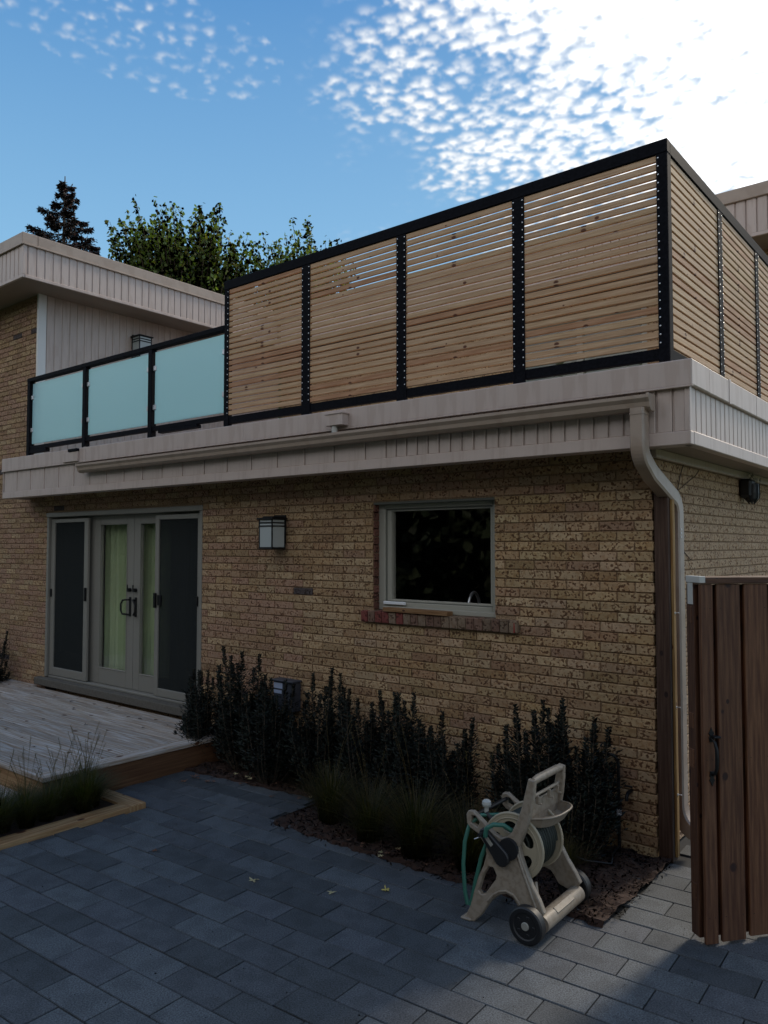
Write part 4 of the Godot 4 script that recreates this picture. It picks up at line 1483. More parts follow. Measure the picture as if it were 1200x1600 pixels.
# ---------------------------------------------------------------- plants
func yew_mesh(sd: int, stems: int, wide: float, tall: float) -> Array:
	var r := RandomNumberGenerator.new()
	r.seed = sd
	var f := B()
	var wood := B()
	for s in stems:
		var a := r.randf() * TAU
		var rad := sqrt(r.randf()) * wide
		var base := Vector3(cos(a) * rad * 0.35, 0.0, sin(a) * rad * 0.3)
		var h := tall * r.randf_range(0.5, 1.0) * (1.0 - 0.35 * rad / wide)
		if s % 7 == 0:
			h = tall * r.randf_range(0.85, 1.06)
		var tip := Vector3(cos(a) * rad * 1.05 + r.randfn() * 0.02, h, sin(a) * rad * 0.85 + r.randfn() * 0.02)
		var mid := Vector3(cos(a) * rad * 0.9, h * 0.45, sin(a) * rad * 0.75)
		var path := PackedVector3Array()
		for k in 6:
			var u := k / 5.0
			path.append(base * (1 - u) * (1 - u) + mid * 2.0 * u * (1 - u) + tip * u * u)
		wood.tube(path, [0.006, 0.005, 0.004, 0.0035, 0.003, 0.002], 4, false)
		var m := int(h * 560.0)
		for k in m:
			var u := 0.06 + 0.94 * sqrt(float(k) / m)
			var p := base * (1 - u) * (1 - u) + mid * 2.0 * u * (1 - u) + tip * u * u
			var d := ((tip - mid) * u + (mid - base) * (1 - u)).normalized()
			var q := r.randf() * TAU
			var side := Vector3(cos(q), 0, sin(q))
			var dir := (side + d * r.randf_range(0.3, 1.0)).normalized()
			var l := r.randf_range(0.022, 0.042) * (1.0 if u < 0.9 else 0.7)
			# short side shoots low down make the body dense
			if u < 0.85 and r.randf() < 0.5:
				p += side * r.randf_range(0.01, 0.07)
			var t := r.randf_range(0.6, 1.3)
			var wv := dir.cross(Vector3(r.randfn(), r.randfn(), r.randfn())).normalized()
			f.leaf(p, dir * l, wv * 0.0046, (side + Vector3.UP * 0.6).normalized(), Color(0.009 * t, 0.016 * t, 0.009 * t))
	return [f.mesh(), wood.mesh()]

func build_shrubs() -> void:
	var kinds: Array = [yew_mesh(1, 58, 0.30, 0.80), yew_mesh(2, 52, 0.27, 0.88), yew_mesh(3, 46, 0.24, 0.78)]
	var roots: Array = []
	var spots: Array = [
		[-4.12, 0.36, 0.98, 0, "dark green yew at the patio door's right edge, leftmost of the wall row"],
		[-3.62, 0.30, 1.16, 1, "tall dark yew left of the small grey utility box"],
		[-3.16, 0.42, 1.06, 0, "dark yew growing in front of the small grey utility box"],
		[-2.66, 0.34, 1.04, 1, "dark yew right of the utility box and left below the window sill"],
		[-2.14, 0.36, 1.05, 2, "dark yew under the red left end of the brick sill"],
		[-1.72, 0.34, 1.06, 0, "dark yew under the middle of the kitchen window"],
		[-1.37, 0.36, 0.94, 2, "slim dark yew standing in a gap of the row below the window's right end"],
		[-0.72, 0.34, 1.06, 1, "dark yew right behind the hose reel's handle"],
		[-0.42, 0.32, 1.16, 2, "tall spiky yew nearest the house corner, beside the black water pipe"],
		[-8.62, 0.30, 0.95, 1, "dark yew beyond the deck at the far left wall"]]
	for i in spots.size():
		var q: Array = spots[i]
		var k: int = q[3]
		var o: Node3D
		var at := Vector3(q[0], 0.0, q[1])
		var sc := Vector3.ONE * (q[2] as float)
		if roots.size() < 3 and not roots.any(func(z: Array) -> bool: return z[0] == k):
			o = thing("yew_shrub", q[4], "shrub", at, i * 1.3, "upright yews along the brick wall")
			stuff(obj("foliage", kinds[k][0], M.needles, o))
			obj("stems", kinds[k][1], M.bark, o)
			o.scale = sc
			roots.append([k, o])
		else:
			for z: Array in roots:
				if z[0] == k:
					dup(z[1], at, i * 1.3, q[4], "upright yews along the brick wall", sc)
					break

func grass_mesh(sd: int, blades: int, spread: float, tall: float, green: Color, dry: Color, plumes: int) -> Array:
	var r := RandomNumberGenerator.new()
	r.seed = sd
	var f := B()
	for i in blades:
		var a := r.randf() * TAU
		var base := Vector3(cos(a), 0, sin(a)) * r.randf() * spread * 0.25
		var out := Vector3(cos(a + r.randfn() * 0.4), 0, sin(a + r.randfn() * 0.4))
		var l := tall * r.randf_range(0.45, 1.0)
		var lean := r.randf_range(0.15, 1.0) * spread
		var w := r.randf_range(0.0018, 0.0036)
		var side := out.cross(Vector3.UP) * w
		var tone := green.lerp(dry, r.randf() * r.randf() * 1.2) * r.randf_range(0.6, 1.25)
		tone.a = 1.0
		var pts: Array = []
		for k in 5:
			var u := k / 4.0
			pts.append(base + out * lean * u * u + Vector3.UP * l * (u - 0.38 * u * u * lean / spread))
		for k in 4:
			var w0 := 1.0 - k / 4.0 * 0.8
			var w1 := 1.0 - (k + 1) / 4.0 * 0.8
			f.col = tone
			f.quad(pts[k] - side * w0, pts[k] + side * w0, pts[k + 1] + side * w1, pts[k + 1] - side * w1, (out * -0.4 + Vector3.UP).normalized())
	var pl := B()
	for i in plumes:
		var a := r.randf() * TAU
		var out := Vector3(cos(a), 0, sin(a))
		var h := tall * r.randf_range(1.1, 1.7)
		var path := PackedVector3Array()
		for k in 5:
			var u := k / 4.0
			path.append(out * spread * 0.45 * u * u + Vector3.UP * h * u)
		pl.col = dry
		pl.tube(path, 0.0014, 3, false)
		var d := (path[4] - path[3]).normalized()
		for k in 40:
			var u := r.randf()
			var q := Vector3(r.randfn(), r.randfn() + 0.8, r.randfn()).normalized()
			pl.leaf(path[4] - d * u * 0.10, q * 0.016, q.cross(Vector3.UP).normalized() * 0.0012, q, Color(0.26, 0.19, 0.13))
	return [f.mesh(), pl.mesh()]

func build_grasses() -> void:
	var green := Color(0.048, 0.047, 0.017)
	var dry := Color(0.16, 0.11, 0.045)
	var a := grass_mesh(5, 700, 0.36, 0.50, green, dry, 3)
	var b := grass_mesh(6, 640, 0.34, 0.46, green, dry, 5)
	var spots: Array = [[-2.06, 0.84, 1.0, "wispy ornamental grass clump at the left end of the bed's front row"],
		[-1.62, 0.93, 1.05, "green ornamental grass clump second from the left in the bed's front row"],
		[-1.22, 0.94, 1.1, "grass clump with dry stalks third from the left in the bed's front row"],
		[-0.84, 0.90, 1.05, "ornamental grass clump just left of the hose reel"],
		[-0.34, 0.62, 0.55, "small thin grass tuft in the mulch behind the hose reel"]]
	var first: Array = [null, null]
	for i in spots.size():
		var q: Array = spots[i]
		var k := i % 2
		if first[k] == null:
			first[k] = thing("grass_clump", q[3], "ornamental grass", Vector3(q[0], 0.02, q[1]), i * 1.1, "grasses in the planting bed")
			first[k].scale = Vector3.ONE * (q[2] as float)
			stuff(obj("blades", (a if k == 0 else b)[0], M.foliage, first[k]))
			stuff(obj("seed_heads", (a if k == 0 else b)[1], M.foliage, first[k]))
		else:
			dup(first[k], Vector3(q[0], 0.02, q[1]), i * 1.1, q[3], "", Vector3.ONE * (q[2] as float))
	var c := grass_mesh(7, 640, 0.24, 0.36, Color(0.058, 0.068, 0.02), Color(0.17, 0.13, 0.05), 6)
	var labels := ["grass clump at the corner of the timber edging", "grass clump second from the corner along the timber edging", "grass clump below the deck's front corner", "grass clump left of the deck corner along the timber", "leftmost grass clump in the strip beside the timber", "grass clump under the deck skirt nearest the pavers", "tall grass clump beside the pale deck step", "grass clump against the deck skirt behind the front row", "grass clump third along the timber edging from the corner", "grass clump at the photo's left edge behind the timber", "grass clump between the deck step and the timber edging", "low grass clump spilling over the timber just left of its corner", "low grass clump spilling over the middle of the timber edging", "low grass clump spilling over the timber near the photo's left edge", "grass clump beside the pale step left of the red flag"]
	var at := [[-3.72, 1.74], [-3.75, 1.98], [-3.82, 2.2], [-3.72, 2.42], [-3.74, 2.68], [-3.86, 1.86], [-4.08, 2.5], [-3.92, 1.68], [-3.70, 2.10], [-3.86, 2.85], [-3.92, 2.42], [-3.66, 1.84], [-3.68, 2.26], [-3.66, 2.56], [-4.06, 2.78]]
	var root: Node3D
	for i in at.size():
		var p := Vector3(at[i][0], 0.0, at[i][1])
		if i == 0:
			root = thing("strip_grass", labels[0], "ornamental grass", p, 0.3, "grasses in the strip beside the deck")
			stuff(obj("blades", c[0], M.foliage, root))
			stuff(obj("seed_heads", c[1], M.foliage, root))
		else:
			dup(root, p, i * 0.9, labels[i], "", Vector3.ONE * (0.9 + 0.05 * (i % 4)))
	var fl := thing("marker_flag", "small red flag sticking up in the grass below the deck step", "flag", Vector3(-4.02, 0.0, 2.28), 0.5)
	obj("wire", B().tube(PackedVector3Array([Vector3.ZERO, Vector3(0, 0.17, 0)]), 0.0015, 5), M.iron, fl)
	obj("pennant", B().prism(PackedVector2Array([Vector2(0, 0.17), Vector2(-0.03, 0.05), Vector2(0.035, 0.045)]), -0.0008, 0.0008), M.red_plastic, fl)

func leaf_tree(called: String, label: String, base: Vector3, ce: Vector3, rad: Vector3, shoots: int, per: int, sd: int, big := 1.0, group := "") -> Node3D:
	var t := thing(called, label, "tree", base, 0.0, group)
	var r := RandomNumberGenerator.new()
	r.seed = sd
	var wood := B()
	var lf := B()
	var c := ce - base
	wood.tube(PackedVector3Array([Vector3.ZERO, Vector3(0.05, c.y * 0.4, 0.03), Vector3(0, c.y * 0.75, 0)]), [0.24, 0.19, 0.13], 10)
	for s in shoots:
		var th := r.randf() * TAU
		var ph := acos(r.randf_range(-0.35, 1.0))
		var k := r.randf_range(0.5, 1.0) * (1.0 + 0.06 * r.randfn())
		var tip := c + Vector3(sin(ph) * cos(th) * rad.x, cos(ph) * rad.y, sin(ph) * sin(th) * rad.z) * k
		var start := Vector3(0, c.y * 0.6, 0).lerp(tip, r.randf_range(0.0, 0.45))
		tip.y += r.randf_range(0.0, 0.2)
		var path := PackedVector3Array()
		for i in 6:
			var u := i / 5.0
			var p := start.lerp(tip, u)
			p.y -= sin(u * PI) * 0.18
			path.append(p)
		wood.tube(path, [0.035, 0.028, 0.021, 0.015, 0.010, 0.005], 4, false)
		var tone0 := r.randf_range(0.75, 1.15)
		for i in per:
			var u := 0.2 + 0.82 * float(i) / per
			var p := start.lerp(tip, u)
			p.y -= sin(minf(u, 1.0) * PI) * 0.18
			var sp := 0.26 * (1.15 - u)
			p += Vector3(r.randfn(), r.randfn(), r.randfn()) * sp
			var d := Vector3(r.randfn(), -0.9 + r.randfn() * 0.5, r.randfn()).normalized()
			var l := r.randf_range(0.085, 0.15) * big
			var w := d.cross(Vector3(r.randfn(), r.randfn(), r.randfn())).normalized()
			var nn := w.cross(d).normalized()
			if nn.y < 0:
				nn = -nn
			var f := tone0 * r.randf_range(0.7, 1.3)
			var g := Color(0.15 * f, 0.205 * f, 0.05 * f)
			if big > 2.0:
				g = Color(0.03 * f, 0.042 * f, 0.016 * f)
			var q := r.randf()
			if big > 2.0:
				pass
			elif q < 0.10:
				g = Color(0.27 * f, 0.25 * f, 0.05 * f)
			elif q < 0.3:
				g = Color(0.17 * f, 0.22 * f, 0.045 * f)
			lf.leaf(p, d * l, w * l * 0.36, nn, g)
	obj("trunk", wood, M.bark, t)
	stuff(obj("crown", lf, M.needles if big > 2.0 else M.foliage, t))
	return t

func build_trees() -> void:
	leaf_tree("pear_tree", "broad leafy green tree rising behind the upper roof", Vector3(-15.9, 0, -8.3), Vector3(-15.75, 9.35, -8.0), Vector3(2.3, 2.0, 2.2), 330, 130, 101)
	leaf_tree("pear_tree", "smaller leafy tree with upright shoots just left of the privacy screen", Vector3(-13.2, 0, -10.9), Vector3(-13.9, 9.15, -10.4), Vector3(1.95, 2.0, 1.9), 170, 120, 102)
	# trees that close the yard behind the photographer and darken the window panes
	var yard := leaf_tree("yard_tree", "dense bushy tree across the yard, seen only as a dark reflection in the panes", Vector3(-36, 0, 13.5), Vector3(-36, 2.2, 13.5), Vector3(3.3, 6.4, 2.8), 380, 60, 103, 3.4, "trees across the yard")
	for i in 11:
		dup(yard, Vector3(-32.0 + i * 4.1, 0, 13.5 + 1.2 * sin(i * 2.1)), i * 1.7, "dense bushy tree across the yard, seen only as a dark reflection in the panes", "trees across the yard", Vector3.ONE * (0.95 + 0.06 * (i % 4)))
	# dark spruce: whorls of drooping boughs
	var t := thing("spruce_tree", "dark purplish spruce with a pointed top at the far left", "tree", Vector3(-17.5, 0, -5.45))
	var r := RandomNumberGenerator.new()
	r.seed = 111
	var wood := B()
	var nd := B()
	wood.tube(PackedVector3Array([Vector3.ZERO, Vector3(0, 6, 0), Vector3(0, 11.78, 0)]), [0.22, 0.12, 0.012], 8)
	var y := 5.0
	while y < 11.7:
		var span := pow(11.9 - y, 1.2) * 0.45 + 0.06
		var n := 6 if y < 10.8 else 5
		for k in n:
			var a := TAU * k / n + y * 2.3 + r.randfn() * 0.2
			var out := Vector3(cos(a), 0, sin(a))
			var l := span * r.randf_range(0.45, 1.2)
			var path := PackedVector3Array()
			for i in 6:
				var u := i / 5.0
				path.append(Vector3(0, y, 0) + out * l * u + Vector3.UP * l * (-0.42 * u + 0.34 * u * u))
			wood.tube(path, [0.018, 0.015, 0.012, 0.009, 0.006, 0.003], 4, false)
			var m := int(60 + l * 380)
			for i in m:
				var u := sqrt(r.randf())
				var p := Vector3(0, y, 0) + out * l * u + Vector3.UP * l * (-0.42 * u + 0.34 * u * u)
				p += out.cross(Vector3.UP) * r.randfn() * 0.10 * l * (1.1 - u * 0.6)
				p.y -= absf(r.randfn()) * 0.05
				var d := (out * 0.8 + Vector3(r.randfn(), r.randfn() * 0.6 - 0.5, r.randfn()) * 0.8).normalized()
				var w := d.cross(Vector3(r.randfn(), r.randfn(), r.randfn())).normalized()
				var f := r.randf_range(0.6, 1.3)
				var g := Color(0.030 * f, 0.030 * f, 0.030 * f)
				if r.randf() < 0.4:
					g = Color(0.075 * f, 0.040 * f, 0.036 * f)
				nd.leaf(p, d * r.randf_range(0.06, 0.13), w * 0.017, Vector3.UP, g)
		y += r.randf_range(0.17, 0.30)
	obj("trunk", wood, M.bark, t)
	stuff(obj("boughs", nd, M.needles, t))

func leaf_shape(r: RandomNumberGenerator, size: float, tone: Color) -> MB:
	var m := B()
	var ctr := Vector3(0, size * 0.08, 0)
	var ring: Array = []
	var n := 20
	for k in n:
		var a := TAU * k / n
		var lobe := 0.62 + 0.38 * cos(a * 5.0 + 0.3)
		var rad := size * 0.5 * lobe * r.randf_range(0.85, 1.1)
		ring.append(Vector3(cos(a) * rad, size * (0.05 + 0.22 * r.randf() * lobe) * absf(cos(a)), sin(a) * rad * 0.8))
	for k in n:
		m.col = tone * (0.85 + 0.3 * r.randf())
		var a: Vector3 = ring[k]
		var b: Vector3 = ring[(k + 1) % n]
		var nn: Vector3 = (b - ctr).cross(a - ctr).normalized()
		m.tri(ctr, a, b, nn, nn, nn)
	return m

func build_leaves() -> void:
	var r := RandomNumberGenerator.new()
	r.seed = 121
	var pale := Color(0.36, 0.31, 0.17)
	var brown := Color(0.13, 0.06, 0.035)
	var spots: Array = [
		[-1.766, 1.837, pale, 0.075, "pale curled leaf lying alone mid patio, left of the other two yellow leaves"],
		[-1.292, 1.665, pale, 0.065, "pale dry leaf between the two yellowest leaves on the pavers"],
		[-1.069, 1.442, Color(0.45, 0.36, 0.10), 0.07, "yellow leaf on the pavers nearest the hose reel"],
		[-2.62, 1.93, brown, 0.06, "brown curled leaf on the dark pavers near the timber edging"],
		[-3.72, 0.88, brown, 0.07, "reddish brown leaf on the pavers beside the deck skirt"]]
	for q: Array in spots:
		var o := thing("fallen_leaf", q[4], "leaf", Vector3(q[0], 0.004, q[1]), r.randf() * TAU)
		obj("blade", leaf_shape(r, q[3], q[2]), M.dry_leaf, o)
	for i in 16:
		var x := r.randf_range(-3.85, -2.3)
		var z := bed_edge(x) + r.randf_range(-0.06, 0.16)
		var light := r.randf() < 0.5
		var o := thing("fallen_leaf", ("small pale dry leaf" if light else "small brown dry leaf") + " scattered along the mulch edge near the deck", "leaf", Vector3(x, 0.012 if z > bed_edge(x) else 0.05, z), r.randf() * TAU, "dry leaves along the mulch edge")
		obj("blade", leaf_shape(r, r.randf_range(0.035, 0.07), pale if light else brown), M.dry_leaf, o)
	for i in 12:
		var x := r.randf_range(-1.7, -0.7)
		var z := bed_edge(x) + r.randf_range(-0.16, 0.03)
		var light := r.randf() < 0.4
		var o := thing("fallen_leaf", ("small pale leaf" if light else "small brown leaf") + " on the mulch in front of the grass clumps", "leaf", Vector3(x, 0.035, z), r.randf() * TAU, "dry leaves in front of the grasses")
		obj("blade", leaf_shape(r, r.randf_range(0.03, 0.06), pale if light else brown), M.dry_leaf, o)
	for i in 22:
		var x := r.randf_range(-7.6, -4.3)
		var z := r.randf_range(0.2, 1.7)
		var o := thing("fallen_leaf", "dark little curled leaf lying on the grey deck boards", "leaf", Vector3(x, 0.241, z), r.randf() * TAU, "dark leaves on the deck")
		obj("blade", leaf_shape(r, r.randf_range(0.03, 0.06), Color(0.05, 0.035, 0.03)), M.dry_leaf, o)

func build_grit() -> void:
	var r := RandomNumberGenerator.new()
	r.seed = 131
	var g := B()
	for i in 2600:
		var x := r.randf_range(-3.3, 1.5)
		var z := r.randf_range(0.1, 4.6)
		if in_bed_area(Vector3(x, 0, z - 0.03)) or (x < 0.12 and z < 0.1):
			continue
		var l := 0.0025 + 0.006 * pow(r.randf(), 3.0)
		var a := r.randf() * TAU
		var d := Vector3(cos(a), 0.25 * r.randfn(), sin(a)).normalized()
		var tone := Color(0.30, 0.29, 0.26) * r.randf_range(0.5, 1.3)
		if r.randf() < 0.45:
			tone = Color(0.035, 0.028, 0.02)
			l *= 1.6
		tone.a = 1.0
		g.leaf(Vector3(x, 0.0045, z), d * l, d.cross(Vector3.UP).normalized() * l * r.randf_range(0.15, 0.5), Vector3.UP, tone)
	var o := obj("paving_grit", g, M.dry_leaf)
	stuff(o)
	tag(o, "pale and dark grit and crumbs scattered over the pavers", "grit")

# ---------------------------------------------------------------- services on the wall
func build_services() -> void:
	var t := thing("utility_box", "small dark grey utility box with a pale blue label among the yews", "utility box", Vector3(-3.36, 0.64, 0.0))
	obj("case", bx(Vector3(-0.10, -0.12, 0.003), Vector3(0.16, 0.14, 0.10), 0.008), M.box_grey, t)
	obj("lid_hood", bx(Vector3(-0.11, 0.14, 0.002), Vector3(0.17, 0.155, 0.125), 0.004), M.box_grey, t)
	var lb := B()
	lb.box(Vector3(-0.09, 0.075, 0.1015), Vector3(0.02, 0.125, 0.1035))
	lb.box(Vector3(-0.09, 0.03, 0.1015), Vector3(0.01, 0.06, 0.1035))
	obj("label", lb, M.label_blue, t)
	var p := thing("water_pipe", "black upright water pipe with white collar on the brick near the corner", "pipe", Vector3(-0.235, 0.0, 0.05))
	obj("pipe", B().tube(PackedVector3Array([Vector3(0, 0.0, 0), Vector3(0, 0.56, 0), Vector3(-0.005, 0.60, 0), Vector3(-0.03, 0.625, 0), Vector3(-0.10, 0.63, 0), Vector3(-0.12, 0.61, 0), Vector3(-0.12, 0.50, 0)]), 0.011, 8), M.black_plastic, p)
	obj("collar", B().tube(PackedVector3Array([Vector3(0, 0.245, 0), Vector3(0, 0.285, 0)]), 0.016, 10), M.caulk, p)
	obj("coupling", B().tube(PackedVector3Array([Vector3(0, 0.29, 0), Vector3(0, 0.35, 0)]), 0.018, 10), M.black_plastic, p)
	var tp := thing("garden_tap", "small dark garden tap on the brick beside the black pipe", "tap", Vector3(-0.17, 0.40, 0.0))
	obj("spout", B().tube(PackedVector3Array([Vector3(0, 0, -0.01), Vector3(0, 0, 0.06), Vector3(0, -0.02, 0.08), Vector3(0, -0.045, 0.082)]), 0.012, 8), M.iron, tp)
	obj("handle", B().tube(PackedVector3Array([Vector3(-0.025, 0.04, 0.045), Vector3(0.025, 0.04, 0.045)]), 0.007, 6), M.iron, tp)
	var c := thing("black_cable", "thin black drip hose lying across the mulch behind the reel", "hose", Vector3.ZERO)
	obj("line", B().tube(PackedVector3Array([Vector3(-0.235, 0.05, 0.06), Vector3(-0.22, 0.04, 0.2), Vector3(-0.16, 0.045, 0.36), Vector3(-0.30, 0.05, 0.42), Vector3(-0.42, 0.10, 0.5), Vector3(-0.5, 0.14, 0.6)]), 0.007, 6), M.black_plastic, c)
	var v := thing("dry_vine", "bare thin vine stems climbing the side brick under the soffit", "vine", Vector3.ZERO)
	var vb := B()
	vb.tube(PackedVector3Array([Vector3(0.006, 2.22, -0.42), Vector3(0.008, 2.36, -0.44), Vector3(0.008, 2.50, -0.52), Vector3(0.012, 2.575, -0.58)]), 0.0035, 5)
	vb.tube(PackedVector3Array([Vector3(0.008, 2.38, -0.45), Vector3(0.01, 2.44, -0.62), Vector3(0.01, 2.52, -0.86), Vector3(0.012, 2.56, -0.92)]), 0.003, 5)
	obj("stem", vb, M.dark_post_wood, v)
	vb = B()
	vb.tube(PackedVector3Array([Vector3(0.006, 1.99, -0.40), Vector3(0.008, 1.98, -0.52), Vector3(0.008, 1.90, -0.72)]), 0.003, 5)
	obj("stem", vb, M.dark_post_wood, v)

# ---------------------------------------------------------------- hose reel cart
func cart_plate() -> PackedVector2Array:
	var p := PackedVector2Array()
	for q: Array in [[-0.555, 0.0], [-0.478, 0.0], [-0.435, 0.045], [-0.405, 0.095], [-0.37, 0.145], [-0.33, 0.175], [-0.29, 0.19], [-0.25, 0.18], [-0.225, 0.15], [-0.205, 0.115],
			[-0.15, 0.10], [-0.10, 0.115], [-0.075, 0.15], [-0.10, 0.20], [-0.145, 0.265], [-0.185, 0.34], [-0.212, 0.40], [-0.225, 0.44], [-0.20, 0.50], [-0.178, 0.56], [-0.160, 0.64], [-0.149, 0.72], [-0.146, 0.785],
			[-0.182, 0.79], [-0.197, 0.72], [-0.215, 0.64], [-0.238, 0.57], [-0.268, 0.505], [-0.295, 0.475], [-0.33, 0.462], [-0.37, 0.475], [-0.45, 0.53], [-0.505, 0.566], [-0.535, 0.562], [-0.547, 0.54], [-0.540, 0.495], [-0.52, 0.475], [-0.47, 0.455], [-0.43, 0.41], [-0.415, 0.36], [-0.43, 0.30], [-0.46, 0.235], [-0.485, 0.15], [-0.505, 0.07], [-0.525, 0.03]]:
		p.append(Vector2(q[0] + 0.29, q[1]))
	return p

func build_reel() -> void:
	# local x from foot to wheel, z towards the yard side
	var t := thing("hose_reel_cart", "beige plastic garden hose reel cart with black wheels parked on the pavers", "hose reel", Vector3(-0.29, 0.0, 1.185), deg_to_rad(1.5))
	var tri_hole := PackedVector2Array()
	for q: Array in [[-0.40, 0.30], [-0.372, 0.302], [-0.35, 0.268], [-0.355, 0.245], [-0.415, 0.158], [-0.44, 0.150], [-0.455, 0.168], [-0.43, 0.25]]:
		tri_hole.append(Vector2(q[0] + 0.29, q[1]))
	var arm_hole := PackedVector2Array()
	for q: Array in [[-0.515, 0.540], [-0.49, 0.542], [-0.462, 0.515], [-0.475, 0.488], [-0.515, 0.502]]:
		arm_hole.append(Vector2(q[0] + 0.29, q[1]))
	for s: float in [1.0, -1.0]:
		var b := B()
		b.xf = Transform3D(Basis(Vector3.RIGHT, -s * deg_to_rad(4.3)), Vector3(0, 0, s * 0.235))
		b.prism(cart_plate(), -0.017, 0.017, 0.0045, [tri_hole, arm_hole])
		# raised rim along the top edge of the plate and the arch
		var rim := PackedVector3Array()
		for q: Array in [[-0.12, 0.165], [-0.16, 0.25], [-0.205, 0.34], [-0.235, 0.415], [-0.285, 0.44]]:
			rim.append(Vector3(q[0] + 0.29, q[1], 0.017 * s))
		b.tube(rim, 0.008, 6)
		rim = PackedVector3Array()
		for q: Array in [[-0.40, 0.125], [-0.365, 0.167], [-0.33, 0.192], [-0.29, 0.205], [-0.245, 0.195], [-0.215, 0.165], [-0.195, 0.13]]:
			rim.append(Vector3(q[0] + 0.29, q[1], 0.017 * s))
		b.tube(rim, 0.007, 6)
		var pl := obj("side_frame", b, M.reel_plastic, t)
		var ft := bx(Vector3(-0.265, 0.0, s * 0.235 - 0.028), Vector3(-0.20, 0.014, s * 0.235 + 0.028), 0.005)
		obj("foot", ft, M.reel_plastic, pl)
	# handle bar, cross bars, tray
	var hb := B()
	hb.tube(PackedVector3Array([Vector3(0.124, 0.772, 0.165), Vector3(0.126, 0.778, 0.12), Vector3(0.126, 0.778, -0.12), Vector3(0.124, 0.772, -0.165)]), [0.018, 0.021, 0.021, 0.018], 12)
	obj("handle", hb, M.reel_plastic, t)
	var cb := B()
	cb.tube(PackedVector3Array([Vector3(0.115, 0.69, 0.17), Vector3(0.115, 0.69, -0.17)]), 0.009, 8)
	for z: float in [0.12, -0.02, -0.12]:
		cb.box(Vector3(0.115, 0.645, z - 0.005), Vector3(0.135, 0.69, z + 0.005), 0.003)
		cb.box(Vector3(0.115, 0.645, z - 0.005), Vector3(0.15, 0.655, z + 0.0052), 0.003)
	cb.box(Vector3(0.095, 0.575, -0.185), Vector3(0.107, 0.66, 0.185), 0.004)
	obj("back_panel", cb, M.reel_plastic, t)
	# scooped tray
	var tr := B()
	var nseg := 14
	var rim_o: Array = []
	var flo: Array = []
	for k in nseg + 1:
		var u := float(k) / nseg
		var a := lerpf(-1.0, 1.0, u)
		var dep := 0.125 * pow(maxf(1.0 - pow(absf(a), 3.0), 0.0), 0.6)
		rim_o.append(Vector3(0.105 + dep, 0.582 + 0.012 * dep / 0.125, a * 0.185))
		flo.append(Vector3(0.103 + dep * 0.72, 0.535, a * 0.165))
	for k in nseg:
		var a: Vector3 = rim_o[k]
		var b: Vector3 = rim_o[k + 1]
		var c: Vector3 = flo[k + 1]
		var d: Vector3 = flo[k]
		var nn := (b - a).cross(d - a).normalized()
		if nn.x < 0:
			nn = -nn
		tr.quad(a, b, c, d, nn)
		var th := Vector3(-0.006, 0.0, 0)
		tr.quad(a + th, b + th, c + th + Vector3(0, 0.006, 0), d + th + Vector3(0, 0.006, 0), -nn)
		tr.quad(a, b, b + th, a + th, Vector3.UP)
		tr.quad(d, c, Vector3(0.10, 0.535, c.z), Vector3(0.10, 0.535, d.z), Vector3.DOWN)
		tr.quad(d + Vector3(0, 0.007, 0), c + Vector3(0, 0.007, 0), Vector3(0.10, 0.542, c.z), Vector3(0.10, 0.542, d.z), Vector3.UP)
		tr.tube(PackedVector3Array([a, b]), 0.006, 6)
	tr.box(Vector3(0.096, 0.53, -0.18), Vector3(0.104, 0.585, 0.18), 0.003)
	obj("tray", tr, M.reel_plastic, t)
	# drum: two flanges with cut-outs, a core and the wound hose
	var dc := Vector3(0.012, 0.42, 0.06)
	for s: float in [0.115, -0.115]:
		var d := B()
		d.xf = Transform3D(Basis.IDENTITY, dc + Vector3(0, 0, s))
		var outl := PackedVector2Array()
		for k in 40:
			outl.append(Vector2.from_angle(TAU * k / 40.0) * 0.172)
		var holes: Array = []
		for k in 5:
			var hole := PackedVector2Array()
			for j in 12:
				var a := TAU * k / 5.0 + 0.5
				hole.append(Vector2.from_angle(a) * 0.098 + Vector2(cos(TAU * j / 12.0) * 0.030, sin(TAU * j / 12.0) * 0.042).rotated(a))
			holes.append(hole)
		d.prism(outl, -0.006, 0.006, 0.002, holes)
		var rp := PackedVector3Array()
		for k in 41:
			rp.append(Vector3(cos(TAU * k / 40.0) * 0.168, sin(TAU * k / 40.0) * 0.168, 0))
		d.tube(rp, 0.009, 6, false)
		rp = PackedVector3Array()
		for k in 41:
			rp.append(Vector3(cos(TAU * k / 40.0) * 0.145, sin(TAU * k / 40.0) * 0.145, 0.006 * signf(s)))
		d.tube(rp, 0.004, 5, false)
		obj("drum_flange", d, M.drum_plastic, t)
	var core := B()
	core.tube(PackedVector3Array([dc + Vector3(0, 0, -0.12), dc + Vector3(0, 0, 0.18)]), 0.055, 16)
	obj("drum_core", core, M.black_plastic, t)
	var hz := B()
	for layer in 4:
		var rad := 0.082 + 0.020 * layer
		var path := PackedVector3Array()
		var turns := 9 - (layer % 2)
		for k in turns * 24 + 1:
			var a := TAU * k / 24.0
			path.append(dc + Vector3(cos(a) * rad, sin(a) * rad, lerpf(-0.098, 0.098, float(k) / (turns * 24)) * (1 if layer % 2 else -1)))
		hz.tube(path, 0.0105, 6)
	obj("wound_hose", hz, M.hose_dark, t)
	# slack loops of teal hose hung over the front arm
	var th := B()
	th.tube(PackedVector3Array([Vector3(0.02, 0.50, 0.19), Vector3(-0.02, 0.535, 0.225), Vector3(-0.06, 0.54, 0.262), Vector3(-0.095, 0.515, 0.272), Vector3(-0.105, 0.47, 0.268)]), 0.0125, 8)
	obj("teal_hose", th, M.hose_teal, t)
	th = B()
